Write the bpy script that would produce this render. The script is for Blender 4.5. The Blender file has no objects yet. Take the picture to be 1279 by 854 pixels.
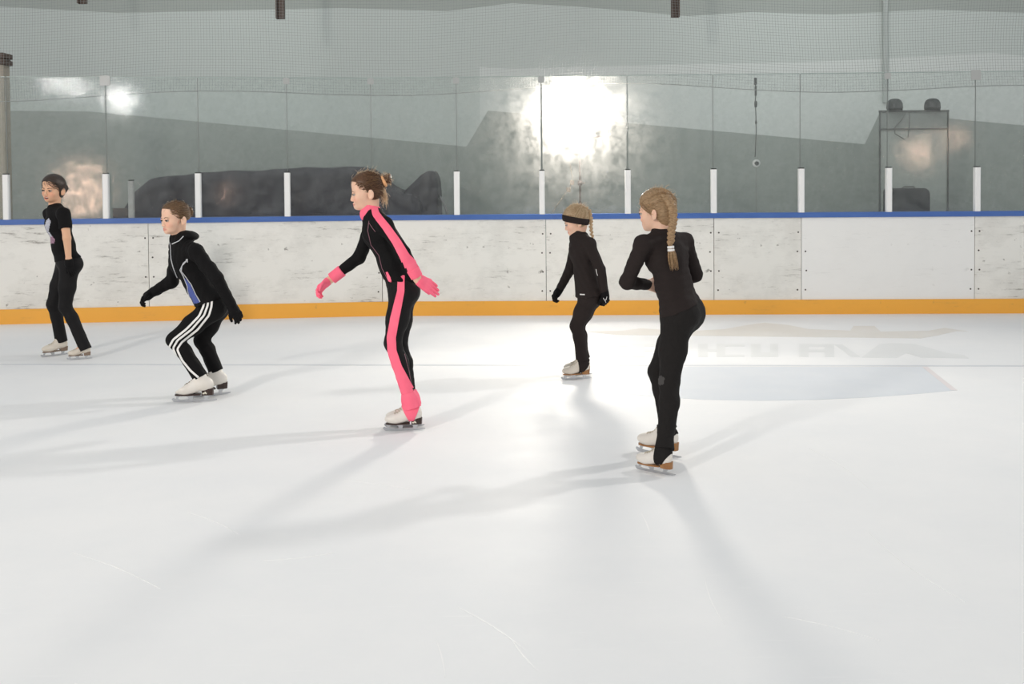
import bpy, bmesh, math, random
import numpy as np
from mathutils import Vector, Matrix
from mathutils.bvhtree import BVHTree

random.seed(7)
rng = np.random.default_rng(7)
C = bpy.context.scene.collection

# ------------------------------------------------------------------ camera model
FPX = 1243.5
EYE = np.array([0.0, 0.0, 1.56])
PITCH, ROLL, PCY = math.radians(1.5), math.radians(0.45), 257.5
F0 = np.array([0.0, math.cos(PITCH), -math.sin(PITCH)])
U0 = np.array([0.0, math.sin(PITCH), math.cos(PITCH)])
R0 = np.array([1.0, 0.0, 0.0])
CR = math.cos(ROLL) * R0 - math.sin(ROLL) * U0
CU = math.cos(ROLL) * U0 + math.sin(ROLL) * R0

def ray(px, py):
    return F0 + CR * ((px - 639.5) / FPX) + CU * ((PCY - py) / FPX)

def U(px, py, Y):
    """point seen at this pixel, standing at distance Y"""
    d = ray(px, py)
    return EYE + d * (Y / d[1])

def G(px, py, z=0.0):
    d = ray(px, py)
    return EYE + d * ((z - EYE[2]) / d[2])

def nrm(v):
    v = np.asarray(v, float)
    return v / max(1e-9, np.linalg.norm(v))

# ------------------------------------------------------------------ materials
MATS = {}
def mat(name, col, rough=0.6, metal=0.0, spec=0.5, noise=None, bump=None, coat=0.0, sheen=0.0, emit=None):
    m = bpy.data.materials.new(name); m.use_nodes = True
    nt = m.node_tree; b = nt.nodes['Principled BSDF']
    b.inputs['Base Color'].default_value = (*col, 1)
    b.inputs['Roughness'].default_value = rough
    b.inputs['Metallic'].default_value = metal
    b.inputs['Specular IOR Level'].default_value = spec
    b.inputs['Coat Weight'].default_value = coat
    b.inputs['Sheen Weight'].default_value = sheen
    if emit:
        b.inputs['Emission Color'].default_value = (*emit[:3], 1)
        b.inputs['Emission Strength'].default_value = emit[3]
    tc = None
    if noise or bump:
        tc = nt.nodes.new('ShaderNodeTexCoord')
    if noise:
        sc, amt, col2 = noise[:3]
        mp = nt.nodes.new('ShaderNodeMapping'); mp.inputs['Scale'].default_value = noise[3] if len(noise) > 3 else (1, 1, 1)
        n = nt.nodes.new('ShaderNodeTexNoise'); n.inputs['Scale'].default_value = sc; n.inputs['Detail'].default_value = 6
        r = nt.nodes.new('ShaderNodeValToRGB'); r.color_ramp.elements[0].position = 0.5 - amt; r.color_ramp.elements[1].position = 0.5 + amt
        r.color_ramp.elements[0].color = (*col, 1); r.color_ramp.elements[1].color = (*col2, 1)
        nt.links.new(tc.outputs['Object'], mp.inputs[0]); nt.links.new(mp.outputs[0], n.inputs['Vector'])
        nt.links.new(n.outputs['Fac'], r.inputs[0]); nt.links.new(r.outputs[0], b.inputs['Base Color'])
    if bump:
        sc, st = bump[:2]
        mp = nt.nodes.new('ShaderNodeMapping'); mp.inputs['Scale'].default_value = bump[2] if len(bump) > 2 else (1, 1, 1)
        n = nt.nodes.new('ShaderNodeTexNoise'); n.inputs['Scale'].default_value = sc; n.inputs['Detail'].default_value = 4
        bp = nt.nodes.new('ShaderNodeBump'); bp.inputs['Strength'].default_value = st; bp.inputs['Distance'].default_value = 0.01
        nt.links.new(tc.outputs['Object'], mp.inputs[0]); nt.links.new(mp.outputs[0], n.inputs['Vector'])
        nt.links.new(n.outputs['Fac'], bp.inputs['Height']); nt.links.new(bp.outputs[0], b.inputs['Normal'])
    MATS[name] = m
    return m

# ------------------------------------------------------------------ objects
def link_mesh(name, verts, faces, material, parent=None, smooth=False, attr=None):
    """verts in world coordinates; parent is an Empty (or a part) whose world offset is .get('_b')"""
    me = bpy.data.meshes.new(name)
    v = np.asarray(verts, np.float32)
    off = np.zeros(3, np.float32)
    if parent is not None:
        off = np.array(BASE[parent.name], np.float32)
    v = v - off
    if isinstance(faces, np.ndarray) and faces.ndim == 2:
        nf, k = faces.shape
        me.vertices.add(len(v)); me.vertices.foreach_set('co', v.ravel())
        me.loops.add(nf * k); me.loops.foreach_set('vertex_index', faces.astype(np.int32).ravel())
        me.polygons.add(nf)
        me.polygons.foreach_set('loop_start', np.arange(0, nf * k, k, dtype=np.int32))
        me.polygons.foreach_set('loop_total', np.full(nf, k, np.int32))
        me.update(calc_edges=True)
    else:
        me.from_pydata([tuple(map(float, p)) for p in v], [], [tuple(map(int, f)) for f in faces])
    me.validate()
    if smooth:
        me.polygons.foreach_set('use_smooth', np.ones(len(me.polygons), bool))
    if isinstance(material, (list, tuple)):
        for m in material: me.materials.append(m)
    else:
        me.materials.append(material)
    if attr is not None and len(attr) == len(me.vertices):
        a = me.color_attributes.new('tone', 'FLOAT_COLOR', 'POINT')
        a.data.foreach_set('color', np.asarray(attr, np.float32).ravel())
    o = bpy.data.objects.new(name, me); C.objects.link(o)
    if parent is not None:
        o.parent = parent
    BASE[o.name] = off
    return o

BASE = {}
def thing(name, loc, label, cat, group=None):
    o = bpy.data.objects.new(name, None); C.objects.link(o)
    o.empty_display_size = 0.1
    o.location = tuple(map(float, loc)); BASE[o.name] = np.array(loc, float)
    tag(o, label, cat, group)
    return o

def tag(o, label, cat, group=None):
    o['label'] = label; o['category'] = cat
    if group: o['group'] = group
    return o

def structure(o, label=None, cat=None):
    o['kind'] = 'structure'
    if label: o['label'] = label
    if cat: o['category'] = cat
    return o

class MB:
    def __init__(s): s.v = []; s.f = []; s.mi = []
    def add(s, vs, fs, mi=0):
        b = len(s.v); s.v += [np.asarray(p, float) for p in vs]
        s.f += [tuple(b + i for i in f) for f in fs]; s.mi += [mi] * len(fs)
    def box(s, c, ax, ay, az, mi=0):
        """half-axis vectors"""
        c, ax, ay, az = [np.asarray(q, float) for q in (c, ax, ay, az)]
        vs = [c + sx * ax + sy * ay + sz * az for sz in (-1, 1) for sy in (-1, 1) for sx in (-1, 1)]
        s.add(vs, [(0, 2, 3, 1), (4, 5, 7, 6), (0, 1, 5, 4), (2, 6, 7, 3), (0, 4, 6, 2), (1, 3, 7, 5)], mi)
    def bevbox(s, c, ax, ay, az, b, mi=0):
        """box with chamfered long edges around az"""
        c, ax, ay, az = [np.asarray(q, float) for q in (c, ax, ay, az)]
        lx, ly = np.linalg.norm(ax), np.linalg.norm(ay); ux, uy = ax / lx, ay / ly
        ring = [(lx - b, -ly), (lx, -ly + b), (lx, ly - b), (lx - b, ly), (-lx + b, ly), (-lx, ly - b), (-lx, -ly + b), (-lx + b, -ly)]
        s.prism([c - az + ux * x + uy * y for x, y in ring], 2 * az, mi)
    def prism(s, ring, ext, mi=0):
        n = len(ring); ring = [np.asarray(p, float) for p in ring]; ext = np.asarray(ext, float)
        vs = ring + [p + ext for p in ring]
        s.add(vs, [tuple(range(n - 1, -1, -1)), tuple(range(n, 2 * n))] + [(i, (i + 1) % n, n + (i + 1) % n, n + i) for i in range(n)], mi)
    def tube(s, pts, r, n=6, mi=0, closed=False):
        pts = [np.asarray(p, float) for p in pts]; m = len(pts)
        if m < 2: return
        rs = r if hasattr(r, '__len__') else [r] * m
        vs = []; ref = None
        for i in range(m):
            t = nrm(pts[min(i + 1, m - 1)] - pts[max(i - 1, 0)])
            if ref is None:
                ref = np.array([0, 0, 1.0]) if abs(t[2]) < 0.8 else np.array([1.0, 0, 0])
            a = nrm(ref - t * ref.dot(t)); bb = np.cross(t, a); ref = a
            for k in range(n):
                q = 2 * math.pi * k / n
                vs.append(pts[i] + rs[i] * (math.cos(q) * a + math.sin(q) * bb))
        fs = [(i * n + k, i * n + (k + 1) % n, (i + 1) * n + (k + 1) % n, (i + 1) * n + k) for i in range(m - 1) for k in range(n)]
        fs += [tuple(range(n - 1, -1, -1)), tuple((m - 1) * n + k for k in range(n))]
        s.add(vs, fs, mi)
    def ball(s, c, R, rad, nu=12, nv=8, mi=0):
        """ellipsoid; R rows are local axes"""
        c = np.asarray(c, float); vs = []; fs = []
        for j in range(1, nv):
            th = math.pi * j / nv
            for i in range(nu):
                ph = 2 * math.pi * i / nu
                l = (rad[0] * math.sin(th) * math.cos(ph), rad[1] * math.sin(th) * math.sin(ph), rad[2] * math.cos(th))
                vs.append(c + l[0] * R[0] + l[1] * R[1] + l[2] * R[2])
        top = len(vs); vs.append(c + rad[2] * R[2]); bot = len(vs); vs.append(c - rad[2] * R[2])
        for j in range(nv - 2):
            for i in range(nu):
                fs.append((j * nu + i, (j + 1) * nu + i, (j + 1) * nu + (i + 1) % nu, j * nu + (i + 1) % nu))
        for i in range(nu):
            fs.append((top, i, (i + 1) % nu)); fs.append((bot, (nv - 2) * nu + (i + 1) % nu, (nv - 2) * nu + i))
        s.add(vs, fs, mi)
    def lathe(s, c, axis, prof, n=24, mi=0):
        """prof: (distance along axis, radius)"""
        c = np.asarray(c, float); t = nrm(axis)
        ref = np.array([0, 0, 1.0]) if abs(t[2]) < 0.8 else np.array([1.0, 0, 0])
        a = nrm(ref - t * ref.dot(t)); b = np.cross(t, a); vs = []
        for (h, r) in prof:
            for k in range(n):
                q = 2 * math.pi * k / n
                vs.append(c + t * h + r * (math.cos(q) * a + math.sin(q) * b))
        m = len(prof)
        fs = [(i * n + k, i * n + (k + 1) % n, (i + 1) * n + (k + 1) % n, (i + 1) * n + k) for i in range(m - 1) for k in range(n)]
        fs += [tuple(range(n - 1, -1, -1)), tuple((m - 1) * n + k for k in range(n))]
        s.add(vs, fs, mi)
    def largest(s):
        par = list(range(len(s.v)))
        def find(a):
            while par[a] != a: par[a] = par[par[a]]; a = par[a]
            return a
        for f in s.f:
            for i in f[1:]: par[find(i)] = find(f[0])
        cnt = {}
        for f in s.f: cnt[find(f[0])] = cnt.get(find(f[0]), 0) + 1
        if cnt:
            b = max(cnt, key=cnt.get); s.f = [f for f in s.f if find(f[0]) == b]
            use = sorted({i for f in s.f for i in f}); mp = {a: i for i, a in enumerate(use)}
            s.v = [s.v[a] for a in use]; s.f = [tuple(mp[i] for i in f) for f in s.f]; s.mi = [0] * len(s.f)
        return s
    def build(s, name, material, parent=None, smooth=False):
        o = link_mesh(name, s.v, s.f, material, parent, smooth)
        if any(s.mi) and len(o.data.polygons) == len(s.mi):
            o.data.polygons.foreach_set('material_index', np.array(s.mi, np.int32))
        return o

# ------------------------------------------------------------------ sculpting on a distance grid
class Grid:
    def __init__(s, lo, hi, h):
        s.lo = np.asarray(lo, float); s.h = h
        s.n = np.ceil((np.asarray(hi, float) - s.lo) / h).astype(int) + 1
        ax = [(s.lo[i] + h * np.arange(s.n[i])).astype(np.float32) for i in range(3)]
        s.X, s.Y, s.Z = ax[0][:, None, None], ax[1][None, :, None], ax[2][None, None, :]
        s.d = np.full(s.n, 0.5, np.float32)
    def slc(s, lo, hi, m):
        a = np.clip(np.floor((lo - m - s.lo) / s.h).astype(int), 0, s.n)
        b = np.clip(np.ceil((hi + m - s.lo) / s.h).astype(int) + 1, 0, s.n)
        return tuple(slice(a[i], b[i]) for i in range(3))
    def put(s, prim, k=0.02, sub=False):
        lo, hi, fn = prim
        sl = s.slc(lo, hi, k + 4 * s.h)
        e = fn(s.X[sl[0]], s.Y[:, sl[1]], s.Z[:, :, sl[2]])
        d = s.d[sl]
        if d.size == 0: return
        if sub:
            e = -e
            hh = np.clip(0.5 - 0.5 * (d - e) / k, 0, 1)
            s.d[sl] = d + (e - d) * hh + k * hh * (1 - hh)
        else:
            hh = np.clip(0.5 + 0.5 * (d - e) / k, 0, 1)
            s.d[sl] = d + (e - d) * hh - k * hh * (1 - hh)
    def plane(s, p, n):
        """keep the side the normal points away from"""
        n = nrm(n); p = np.asarray(p, float)
        e = (s.X - p[0]) * n[0] + (s.Y - p[1]) * n[1] + (s.Z - p[2]) * n[2]
        s.d = np.maximum(s.d, e.astype(np.float32))
    def mesh(s):
        return nets(s.d, s.lo, s.h)

def nets(d, lo, h):
    d = d.copy()
    for ax in range(3):
        sl = [slice(None)] * 3
        for e in (0, -1):
            sl[ax] = e; d[tuple(sl)] = 0.5
    ins = d < 0
    c = np.zeros(tuple(np.array(d.shape) - 1), np.uint8)
    offs = [(i, j, k) for i in (0, 1) for j in (0, 1) for k in (0, 1)]
    nx, ny, nz = d.shape
    for (i, j, k) in offs:
        c += ins[i:nx - 1 + i, j:ny - 1 + j, k:nz - 1 + k]
    act = (c > 0) & (c < 8)
    cells = np.argwhere(act)
    idx = np.full(act.shape, -1, np.int32); idx[act] = np.arange(len(cells))
    i, j, k = cells.T
    val = [d[i + a, j + b, k + cc] for (a, b, cc) in offs]
    acc = np.zeros((len(cells), 3)); cnt = np.zeros(len(cells))
    for a in range(8):
        for b in range(a + 1, 8):
            df = np.array(offs[b]) - np.array(offs[a])
            if np.abs(df).sum() != 1: continue
            va, vb = val[a], val[b]
            m = (va < 0) != (vb < 0)
            t = np.where(m, va / np.where(m, va - vb, 1), 0)
            acc += m[:, None] * (np.array(offs[a]) + t[:, None] * df); cnt += m
    verts = lo + h * (cells + acc / cnt[:, None])
    quads = []
    for ax in range(3):
        o1, o2 = [(1, 2), (2, 0), (0, 1)][ax]
        s0 = [slice(1, -1)] * 3; s1 = [slice(1, -1)] * 3
        s0[ax] = slice(0, -1); s1[ax] = slice(1, None)
        A, B = ins[tuple(s0)], ins[tuple(s1)]
        for (M, flip) in ((A & ~B, False), (~A & B, True)):
            p = np.argwhere(M)
            base = p.copy()
            for q in (o1, o2): base[:, q] += 1
            e1 = np.zeros(3, int); e1[o1] = 1; e2 = np.zeros(3, int); e2[o2] = 1
            cs = [base - e1 - e2, base - e2, base, base - e1]
            qd = np.stack([idx[tuple(cc.T)] for cc in cs], 1)
            quads.append(qd[:, ::-1] if flip else qd)
    q = np.concatenate(quads)
    q = q[(q >= 0).all(1)]
    return verts, q

def cap(a, b, ra, rb=None, w=None, q=1.0, fb=False, fa=False):
    """tapered capsule; w,q stretch the cross-section along w; fa/fb cut an end flat"""
    a = np.asarray(a, float); b = np.asarray(b, float)
    rb = ra if rb is None else rb
    ab = b - a; L = max(1e-6, np.linalg.norm(ab)); t_ = ab / L
    if w is not None:
        w = np.asarray(w, float); w = nrm(w - t_ * t_.dot(w))
    R = max(ra, rb) * max(1, q)
    lo = np.minimum(a, b) - R; hi = np.maximum(a, b) + R
    def fn(X, Y, Z):
        px, py, pz = X - a[0], Y - a[1], Z - a[2]
        s = px * t_[0] + py * t_[1] + pz * t_[2]
        t = np.clip(s / L, 0, 1)
        dx, dy, dz = px - t * ab[0], py - t * ab[1], pz - t * ab[2]
        if w is not None:
            cc = (dx * w[0] + dy * w[1] + dz * w[2]) * (1 / q - 1)
            dx, dy, dz = dx + w[0] * cc, dy + w[1] * cc, dz + w[2] * cc
        d = np.sqrt(dx * dx + dy * dy + dz * dz) - (ra + (rb - ra) * t)
        if fb: d = np.maximum(d, s - L)
        if fa: d = np.maximum(d, -s)
        return d.astype(np.float32)
    return lo, hi, fn

def ell(c, R, rad):
    """R rows are local axes"""
    c = np.asarray(c, float); R = np.asarray(R, float); rad = np.asarray(rad, float)
    m = max(rad)
    def fn(X, Y, Z):
        px, py, pz = X - c[0], Y - c[1], Z - c[2]
        k0 = 0; k1 = 0
        for i in range(3):
            l = px * R[i][0] + py * R[i][1] + pz * R[i][2]
            k0 = k0 + (l / rad[i]) ** 2; k1 = k1 + (l / rad[i] ** 2) ** 2
        k0 = np.sqrt(k0); k1 = np.sqrt(k1) + 1e-9
        return (k0 * (k0 - 1) / k1).astype(np.float32)
    return c - m, c + m, fn

def sph(c, r):
    return ell(c, np.eye(3), (r, r, r))

def frame(f, u):
    f = nrm(f); u = np.asarray(u, float); l = nrm(np.cross(u, f)); u = np.cross(f, l)
    return np.array([f, l, u])
# ------------------------------------------------------------------ anatomy
def torso_prims(J, inf=0.0):
    s = J['s']; lc, lp = J['latc'], J['latp']
    neck, chest, waist, pel = J['neck'], J['chest'], J['waist'], J['pelvis']
    up = nrm(neck - chest); fw = nrm(np.cross(lc, up)); fp = nrm(np.cross(lp, nrm(waist - pel)))
    w = J.get('w', 1.0)
    P = [(cap(neck - up * 0.05 * s, chest, (0.058 + inf / s) * s, (0.088 * w + inf / s) * s, lc, 1.42), 0.04 * s),
         (cap(chest, waist, 0.088 * w * s + inf, 0.076 * w * s + inf, lc, 1.36), 0.04 * s),
         (cap(waist, pel, 0.076 * w * s + inf, 0.088 * w * s + inf, lp, 1.42), 0.05 * s)]
    for sg, hip in ((1, 'hipl'), (-1, 'hipr')):
        P.append((sph(J[hip] - fp * 0.038 * s + nrm(waist - pel) * 0.022 * s, 0.082 * s * J.get('glute', 1) + inf), 0.075 * s))
    # trapezius and shoulders
    for sg, sh in ((1, 'shl'), (-1, 'shr')):
        P.append((cap(neck - up * 0.035 * s, J[sh], 0.042 * s + inf, 0.044 * s + inf), 0.04 * s))
    P.append((ell(chest + fw * 0.035 * s, frame(fw, up), (0.06 * s + inf, 0.11 * s + inf, 0.085 * s + inf)), 0.04 * s))
    return P

def arm_prims(J, sd, inf=0.0, flat=True, upto=1.0, part='all'):
    s = J['s']; a = J.get('armw', 1.0)
    S, E, W = J['sh' + sd], J['el' + sd], J['wr' + sd]
    if part == 'upper':
        return [(cap(S, S + (E - S) * upto, 0.044 * s * a + inf, 0.040 * s * a + inf, fb=flat), 0.02 * s)]
    W2 = E + (W - E) * upto
    r2 = 0.036 + (0.024 - 0.036) * upto
    P = [(cap(S, E, 0.043 * s * a + inf, 0.035 * s * a + inf), 0.02 * s),
         (cap(E, W2, 0.036 * s * a + inf, r2 * s * a + inf, fb=flat), 0.015 * s)]
    return P

def leg_prims(J, sd, inf=0.0, flat=True, upto=1.0, end=None):
    s = J['s']; w = J.get('legw', 1.0)
    H, K, A = J['hip' + sd], J['kn' + sd], J['an' + sd]
    A2 = K + (A - K) * upto
    ax = nrm(A - K); fw = J['ff' + sd]; bk = -nrm(fw - ax * ax.dot(fw))
    mid = K + (A - K) * 0.32 + bk * 0.010 * s
    P = [(cap(H, H + (K - H) * 0.5, 0.082 * s * w + inf, 0.070 * s * w + inf), 0.03 * s),
         (cap(H + (K - H) * 0.5, K, 0.070 * s * w + inf, 0.051 * s * w + inf), 0.03 * s),
         (cap(K, mid, 0.050 * s * w + inf, 0.050 * s * w + inf), 0.025 * s),
         (cap(mid, A2, 0.050 * s * w + inf, (end or (0.036 * s * w + inf)), fb=flat), 0.02 * s)]
    return P

def head_prims(Cc, f, u, hs, mouth='closed'):
    """(subtract?, prim, blend); hs = head height / 0.22"""
    R = frame(f, u)
    def P(a, b, c): return Cc + hs * (a * R[0] + b * R[1] + c * R[2])
    def E(c, r, rot=None): return ell(P(*c), R if rot is None else rot, np.array(r) * hs)
    L = []
    L.append((0, E((-.014, 0, .030), (.090, .073, .080)), .01))
    L.append((0, E((.026, 0, -.030), (.054, .058, .078)), .03 * hs))
    L.append((0, E((.034, 0, .048), (.045, .056, .048)), .03 * hs))
    L.append((0, E((.032, 0, -.072), (.046, .043, .032)), .02 * hs))
    L.append((0, E((.066, 0, -.090), (.019, .020, .016)), .02 * hs))
    D = -.011
    for sg in (1, -1):
        L.append((0, E((.054, .034 * sg, -.040), (.024, .024, .024)), .018 * hs))
        L.append((0, E((.074, .024 * sg, .019 + D), (.012, .022, .009)), .012 * hs))
        L.append((1, E((.092, .031 * sg, D), (.017, .018, .012)), .012 * hs))
    L.append((0, cap(P(.077, 0, .010 + D), P(.0935, 0, -.030 + D), .007 * hs, .0088 * hs), .012 * hs))
    for sg in (1, -1):
        L.append((0, E((.086, .010 * sg, -.034 + D), (.009, .0075, .0075)), .007 * hs))
        L.append((0, E((.0790, .031 * sg, .0085 + D), (.009, .017, .0048)), .005 * hs))
        L.append((0, E((.0765, .031 * sg, -.0105 + D), (.008, .016, .0040)), .005 * hs))
        # ears
        eR = frame(nrm(R[0] * .9 + R[1] * sg * -.35), R[2])
        L.append((0, E((-.026, .077 * sg, -.022), (.020, .0075, .031), eR), .007 * hs))
        L.append((0, E((-.020, .074 * sg, -.044), (.011, .006, .011), eR), .006 * hs))
        L.append((1, E((-.022, .085 * sg, -.020), (.010, .006, .017), eR), .005 * hs))
    if mouth == 'open':
        L.append((0, E((.074, 0, -.070), (.014, .028, .017)), .01 * hs))
        L.append((1, E((.088, 0, -.072), (.014, .022, .0085)), .004 * hs))
    else:
        L.append((0, E((.081, 0, -.066), (.010, .020, .0060)), .008 * hs))
        L.append((0, E((.079, 0, -.0785), (.010, .017, .0070)), .007 * hs))
        L.append((1, cap(P(.092, .019, -.0722), P(.092, -.019, -.0722), .0026 * hs), .004 * hs))
    return L, P, R

def hand_prims(w, d, n, th, L=0.16, curl=0.35, spread=0.12, inf=0.0, thumb_out=0.7):
    """five-fingered hand: w wrist, d towards the fingers, n the way the palm faces, th the thumb side"""
    d = nrm(d); n = nrm(np.asarray(n, float) - d * np.dot(n, d)); t = nrm(np.cross(n, d))
    if t.dot(th) < 0: t = -t
    w = np.asarray(w, float); out = []
    kn = [.19, .065, -.06, -.175]; lens = [.40, .45, .42, .33]; rad = [.050, .052, .049, .043]
    for i in range(4):
        k = w + d * L * (.50 - .03 * abs(i - 1)) + t * L * kn[i]
        out.append((cap(w + d * L * .06 + t * L * kn[i] * .55, k, .075 * L + inf, .066 * L + inf), .03 * L + .004))
        fd = nrm(d + t * spread * (1.5 - i) * .6)
        p = k; ang = 0
        for j, fr in enumerate((.44, .31, .25)):
            ang += curl * (0.8 if j == 0 else 1.1)
            q = p + lens[i] * fr * L * (fd * math.cos(ang) + n * math.sin(ang))
            r0 = rad[i] * (1 - .10 * j) * L + inf; r1 = rad[i] * (1 - .10 * (j + 1)) * L + inf
            out.append((cap(p, q, r0, r1), .002 if j else .006))
            p = q
    b = w + d * L * .12 + t * L * .13
    m = b + L * .24 * nrm(d * .75 + t * thumb_out + n * .25)
    q = m + L * .17 * nrm(d + t * thumb_out * .35 + n * (.25 + curl * .4))
    e = q + L * .14 * nrm(d + t * .0 + n * (.25 + curl * .7))
    out += [(cap(b, m, .075 * L + inf, .060 * L + inf), .015), (cap(m, q, .058 * L + inf, .052 * L + inf), .004), (cap(q, e, .052 * L + inf, .043 * L + inf), .003)]
    out.append((cap(w - d * L * .05, w + d * L * .15, .12 * L + inf * .6, .10 * L + inf, t, 1.35), .02))
    return out

def bounds(prims, m):
    q = [p[1] if len(p) == 3 else p[0] for p in prims if p[0] != 'plane']
    lo = np.min([p[0] for p in q], 0) - m; hi = np.max([p[1] for p in q], 0) + m
    return lo, hi

def sculpt(name, prims, material, parent, h=0.0045, planes=(), post=None, attr=None):
    lo, hi = bounds(prims, 3 * h)
    g = Grid(lo, hi, h)
    for it in prims:
        if it[0] == 'plane': g.plane(it[1], it[2])
        elif len(it) == 3: g.put(it[1], it[2], it[0] == 1)
        else: g.put(*it)
    for (pt, n) in planes: g.plane(pt, n)
    if post: post(g)
    v, q = g.mesh()
    return link_mesh(name, v, q, material, parent, True, attr(v) if attr else None)

def wrinkle(amp, sc, seed=0):
    """soft cloth folds"""
    r = np.random.default_rng(seed)
    ks = [(r.normal(size=3) * sc * (1 + .8 * i), r.uniform(0, 6.28)) for i in range(5)]
    def post(g):
        e = 0
        for kv, ph in ks:
            e = e + np.sin(g.X * kv[0] + g.Y * kv[1] + g.Z * kv[2] + ph)
        g.d = g.d + (amp / 3 * e).astype(np.float32)
    return post

# ------------------------------------------------------------------ skates
def skate_prims(o, fd, sc, lean=(0, 0), knee=None):
    """boot distance field; o is the blade's middle on the ice"""
    fd = nrm([fd[0], fd[1], 0]); l = np.cross([0, 0, 1.0], fd); up = np.array([0, 0, 1.0])
    up = nrm(up + fd * lean[0] + l * lean[1]); R = np.array([fd, l, up])
    def P(x, y, z): return o + sc * (x * fd + y * l + z * up)
    e = lambda c, r: ell(P(*c), R, np.array(r) * sc)
    a0 = P(-.058, 0, .120); ld = nrm(knee - a0) if knee is not None else up; a1 = a0 + ld * .055 * sc
    pr = [(e((.085, 0, .083), (.060, .039, .033)), .01),
          (cap(P(.060, 0, .084), P(-.03, 0, .108), .035 * sc, .038 * sc), .03 * sc),
          (e((-.075, 0, .112), (.040, .034, .045)), .025 * sc),
          (cap(P(.020, 0, .102), a1 + fd * .022 * sc, .030 * sc, .030 * sc), .03 * sc),
          (cap(a0, a1 + ld * .05 * sc, .037 * sc, .040 * sc), .025 * sc),
          (cap(a0 + fd * .022 * sc, a1 + (ld * .05 + fd * .016) * sc, .034 * sc, .037 * sc), .02 * sc)]
    return pr, P, R, a1, ld

def make_skate(parent, toe, heel, white, sole, steel, lace, knee, lean=(0, 0), laces=True, emblem=None):
    """toe and heel: the blade's ends on the ice"""
    toe = np.asarray(toe, float); heel = np.asarray(heel, float)
    L = np.linalg.norm(toe - heel); sc = L / 0.285
    fd = nrm(toe - heel); o = heel + fd * 0.135 * sc; o[2] = 0
    pr, P, R, ank, ld = skate_prims(o, fd, sc, lean, knee)
    boot = sculpt('ice_skate', pr, white, parent, 0.0035, [(P(0, 0, .054), -R[2]), (ank + ld * .012, ld)])
    # heel block and forefoot sole
    m = MB()
    n = 14
    ring = []
    for i in range(n + 1):
        a = math.pi * i / n
        ring.append((.040 + .098 * math.sin(a) ** .8 * (1 if 0 < i < n else 0), .036 * math.cos(a)))
    ring = [(-.03, .024)] + [(x, y) for x, y in ring] + [(-.03, -.024)]
    m.prism([P(x, y, .046) for x, y in ring], R[2] * .009 * sc)
    hr = [(-.040, .026), (-.040, -.026), (-.085, -.031), (-.112, -.020), (-.117, 0), (-.112, .020), (-.085, .031)]
    a0 = len(m.v)
    vs = [P(x * .96 - .002, y * .9, .044) for x, y in hr] + [P(x, y, .088) for x, y in hr]
    k = len(hr)
    m.add(vs, [tuple(range(k - 1, -1, -1)), tuple(range(k, 2 * k))] + [(i, (i + 1) % k, k + (i + 1) % k, k + i) for i in range(k)])
    so = m.build('sole', sole, boot)
    if emblem:
        m = MB(); y = .0315
        for pts in (((-.058, .054), (-.048, .054), (-.046, .062), (-.058, .066)), ((-.072, .058), (-.060, .056), (-.060, .070), (-.068, .072)), ((-.075, .055), (-.071, .053), (-.071, .062), (-.076, .064))):
            m.prism([P(x, y * (.93 if x > -.06 else 1.0), z) for x, z in pts], R[1] * .0015)
        m.build('emblem', emblem, boot)
    # blade
    m = MB(); th = .0045
    prof = [(.150, .030), (.158, .020), (.150, .012), (.146, .006), (.138, .0035), (.10, .0006), (.03, 0), (-.06, 0), (-.115, .003), (-.135, .008), (-.137, .014), (-.06, .016), (.03, .016), (.10, .018), (.135, .024)]
    m.prism([P(x, -th / 2, z) for x, z in prof], R[1] * th * sc)
    for q in ([(.118, .018), (.130, .024), (.126, .046), (.098, .046), (.112, .030)], [(.020, .015), (.045, .015), (.052, .030), (.070, .046), (.018, .046)], [(-.075, .015), (-.050, .015), (-.052, .030), (-.045, .045), (-.095, .045), (-.080, .030)]):
        m.prism([P(x, -th * .8, z) for x, z in q], R[1] * th * 1.6 * sc)
    for (x0, x1, z) in ((.015, .130, .0455), (-.105, -.045, .0435)):
        m.box(P((x0 + x1) / 2, 0, z), R[0] * (x1 - x0) / 2 * sc, R[1] * .017 * sc, R[2] * .0015)
    m.build('blade', steel, boot)
    if laces:
        bv = bvh_of(boot); m = MB(); old = None
        for i in range(8):
            t = i / 7; x = .062 - .075 * t; z = .112 + .095 * t
            row = []
            for q in np.linspace(-1, 1, 7):
                src = P(x + .06, q * .020, z + .05)
                dr = nrm(P(x - .02, q * .020, z - .02) - src)
                hit = bv.ray_cast(Vector(src - BASE[boot.name]), Vector(dr))
                if hit[0] is not None:
                    row.append(np.array(hit[0]) + BASE[boot.name] + np.array(hit[1]) * .001)
            if len(row) > 3:
                m.tube(row, .0022 * sc, 5)
                if old: m.tube([old[0], (old[0] + row[-1]) / 2 + R[2] * .006, row[-1]], .002 * sc, 4); m.tube([old[-1], (old[-1] + row[0]) / 2 + R[2] * .006, row[0]], .002 * sc, 4)
                old = row
        if m.v: m.build('laces', lace, boot)
    return boot, pr, P, R, sc, ank, ld

def bvh_of(o):
    me = o.data
    v = [p.co.copy() for p in me.vertices]
    return BVHTree.FromPolygons(v, [tuple(p.vertices) for p in me.polygons])

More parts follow.
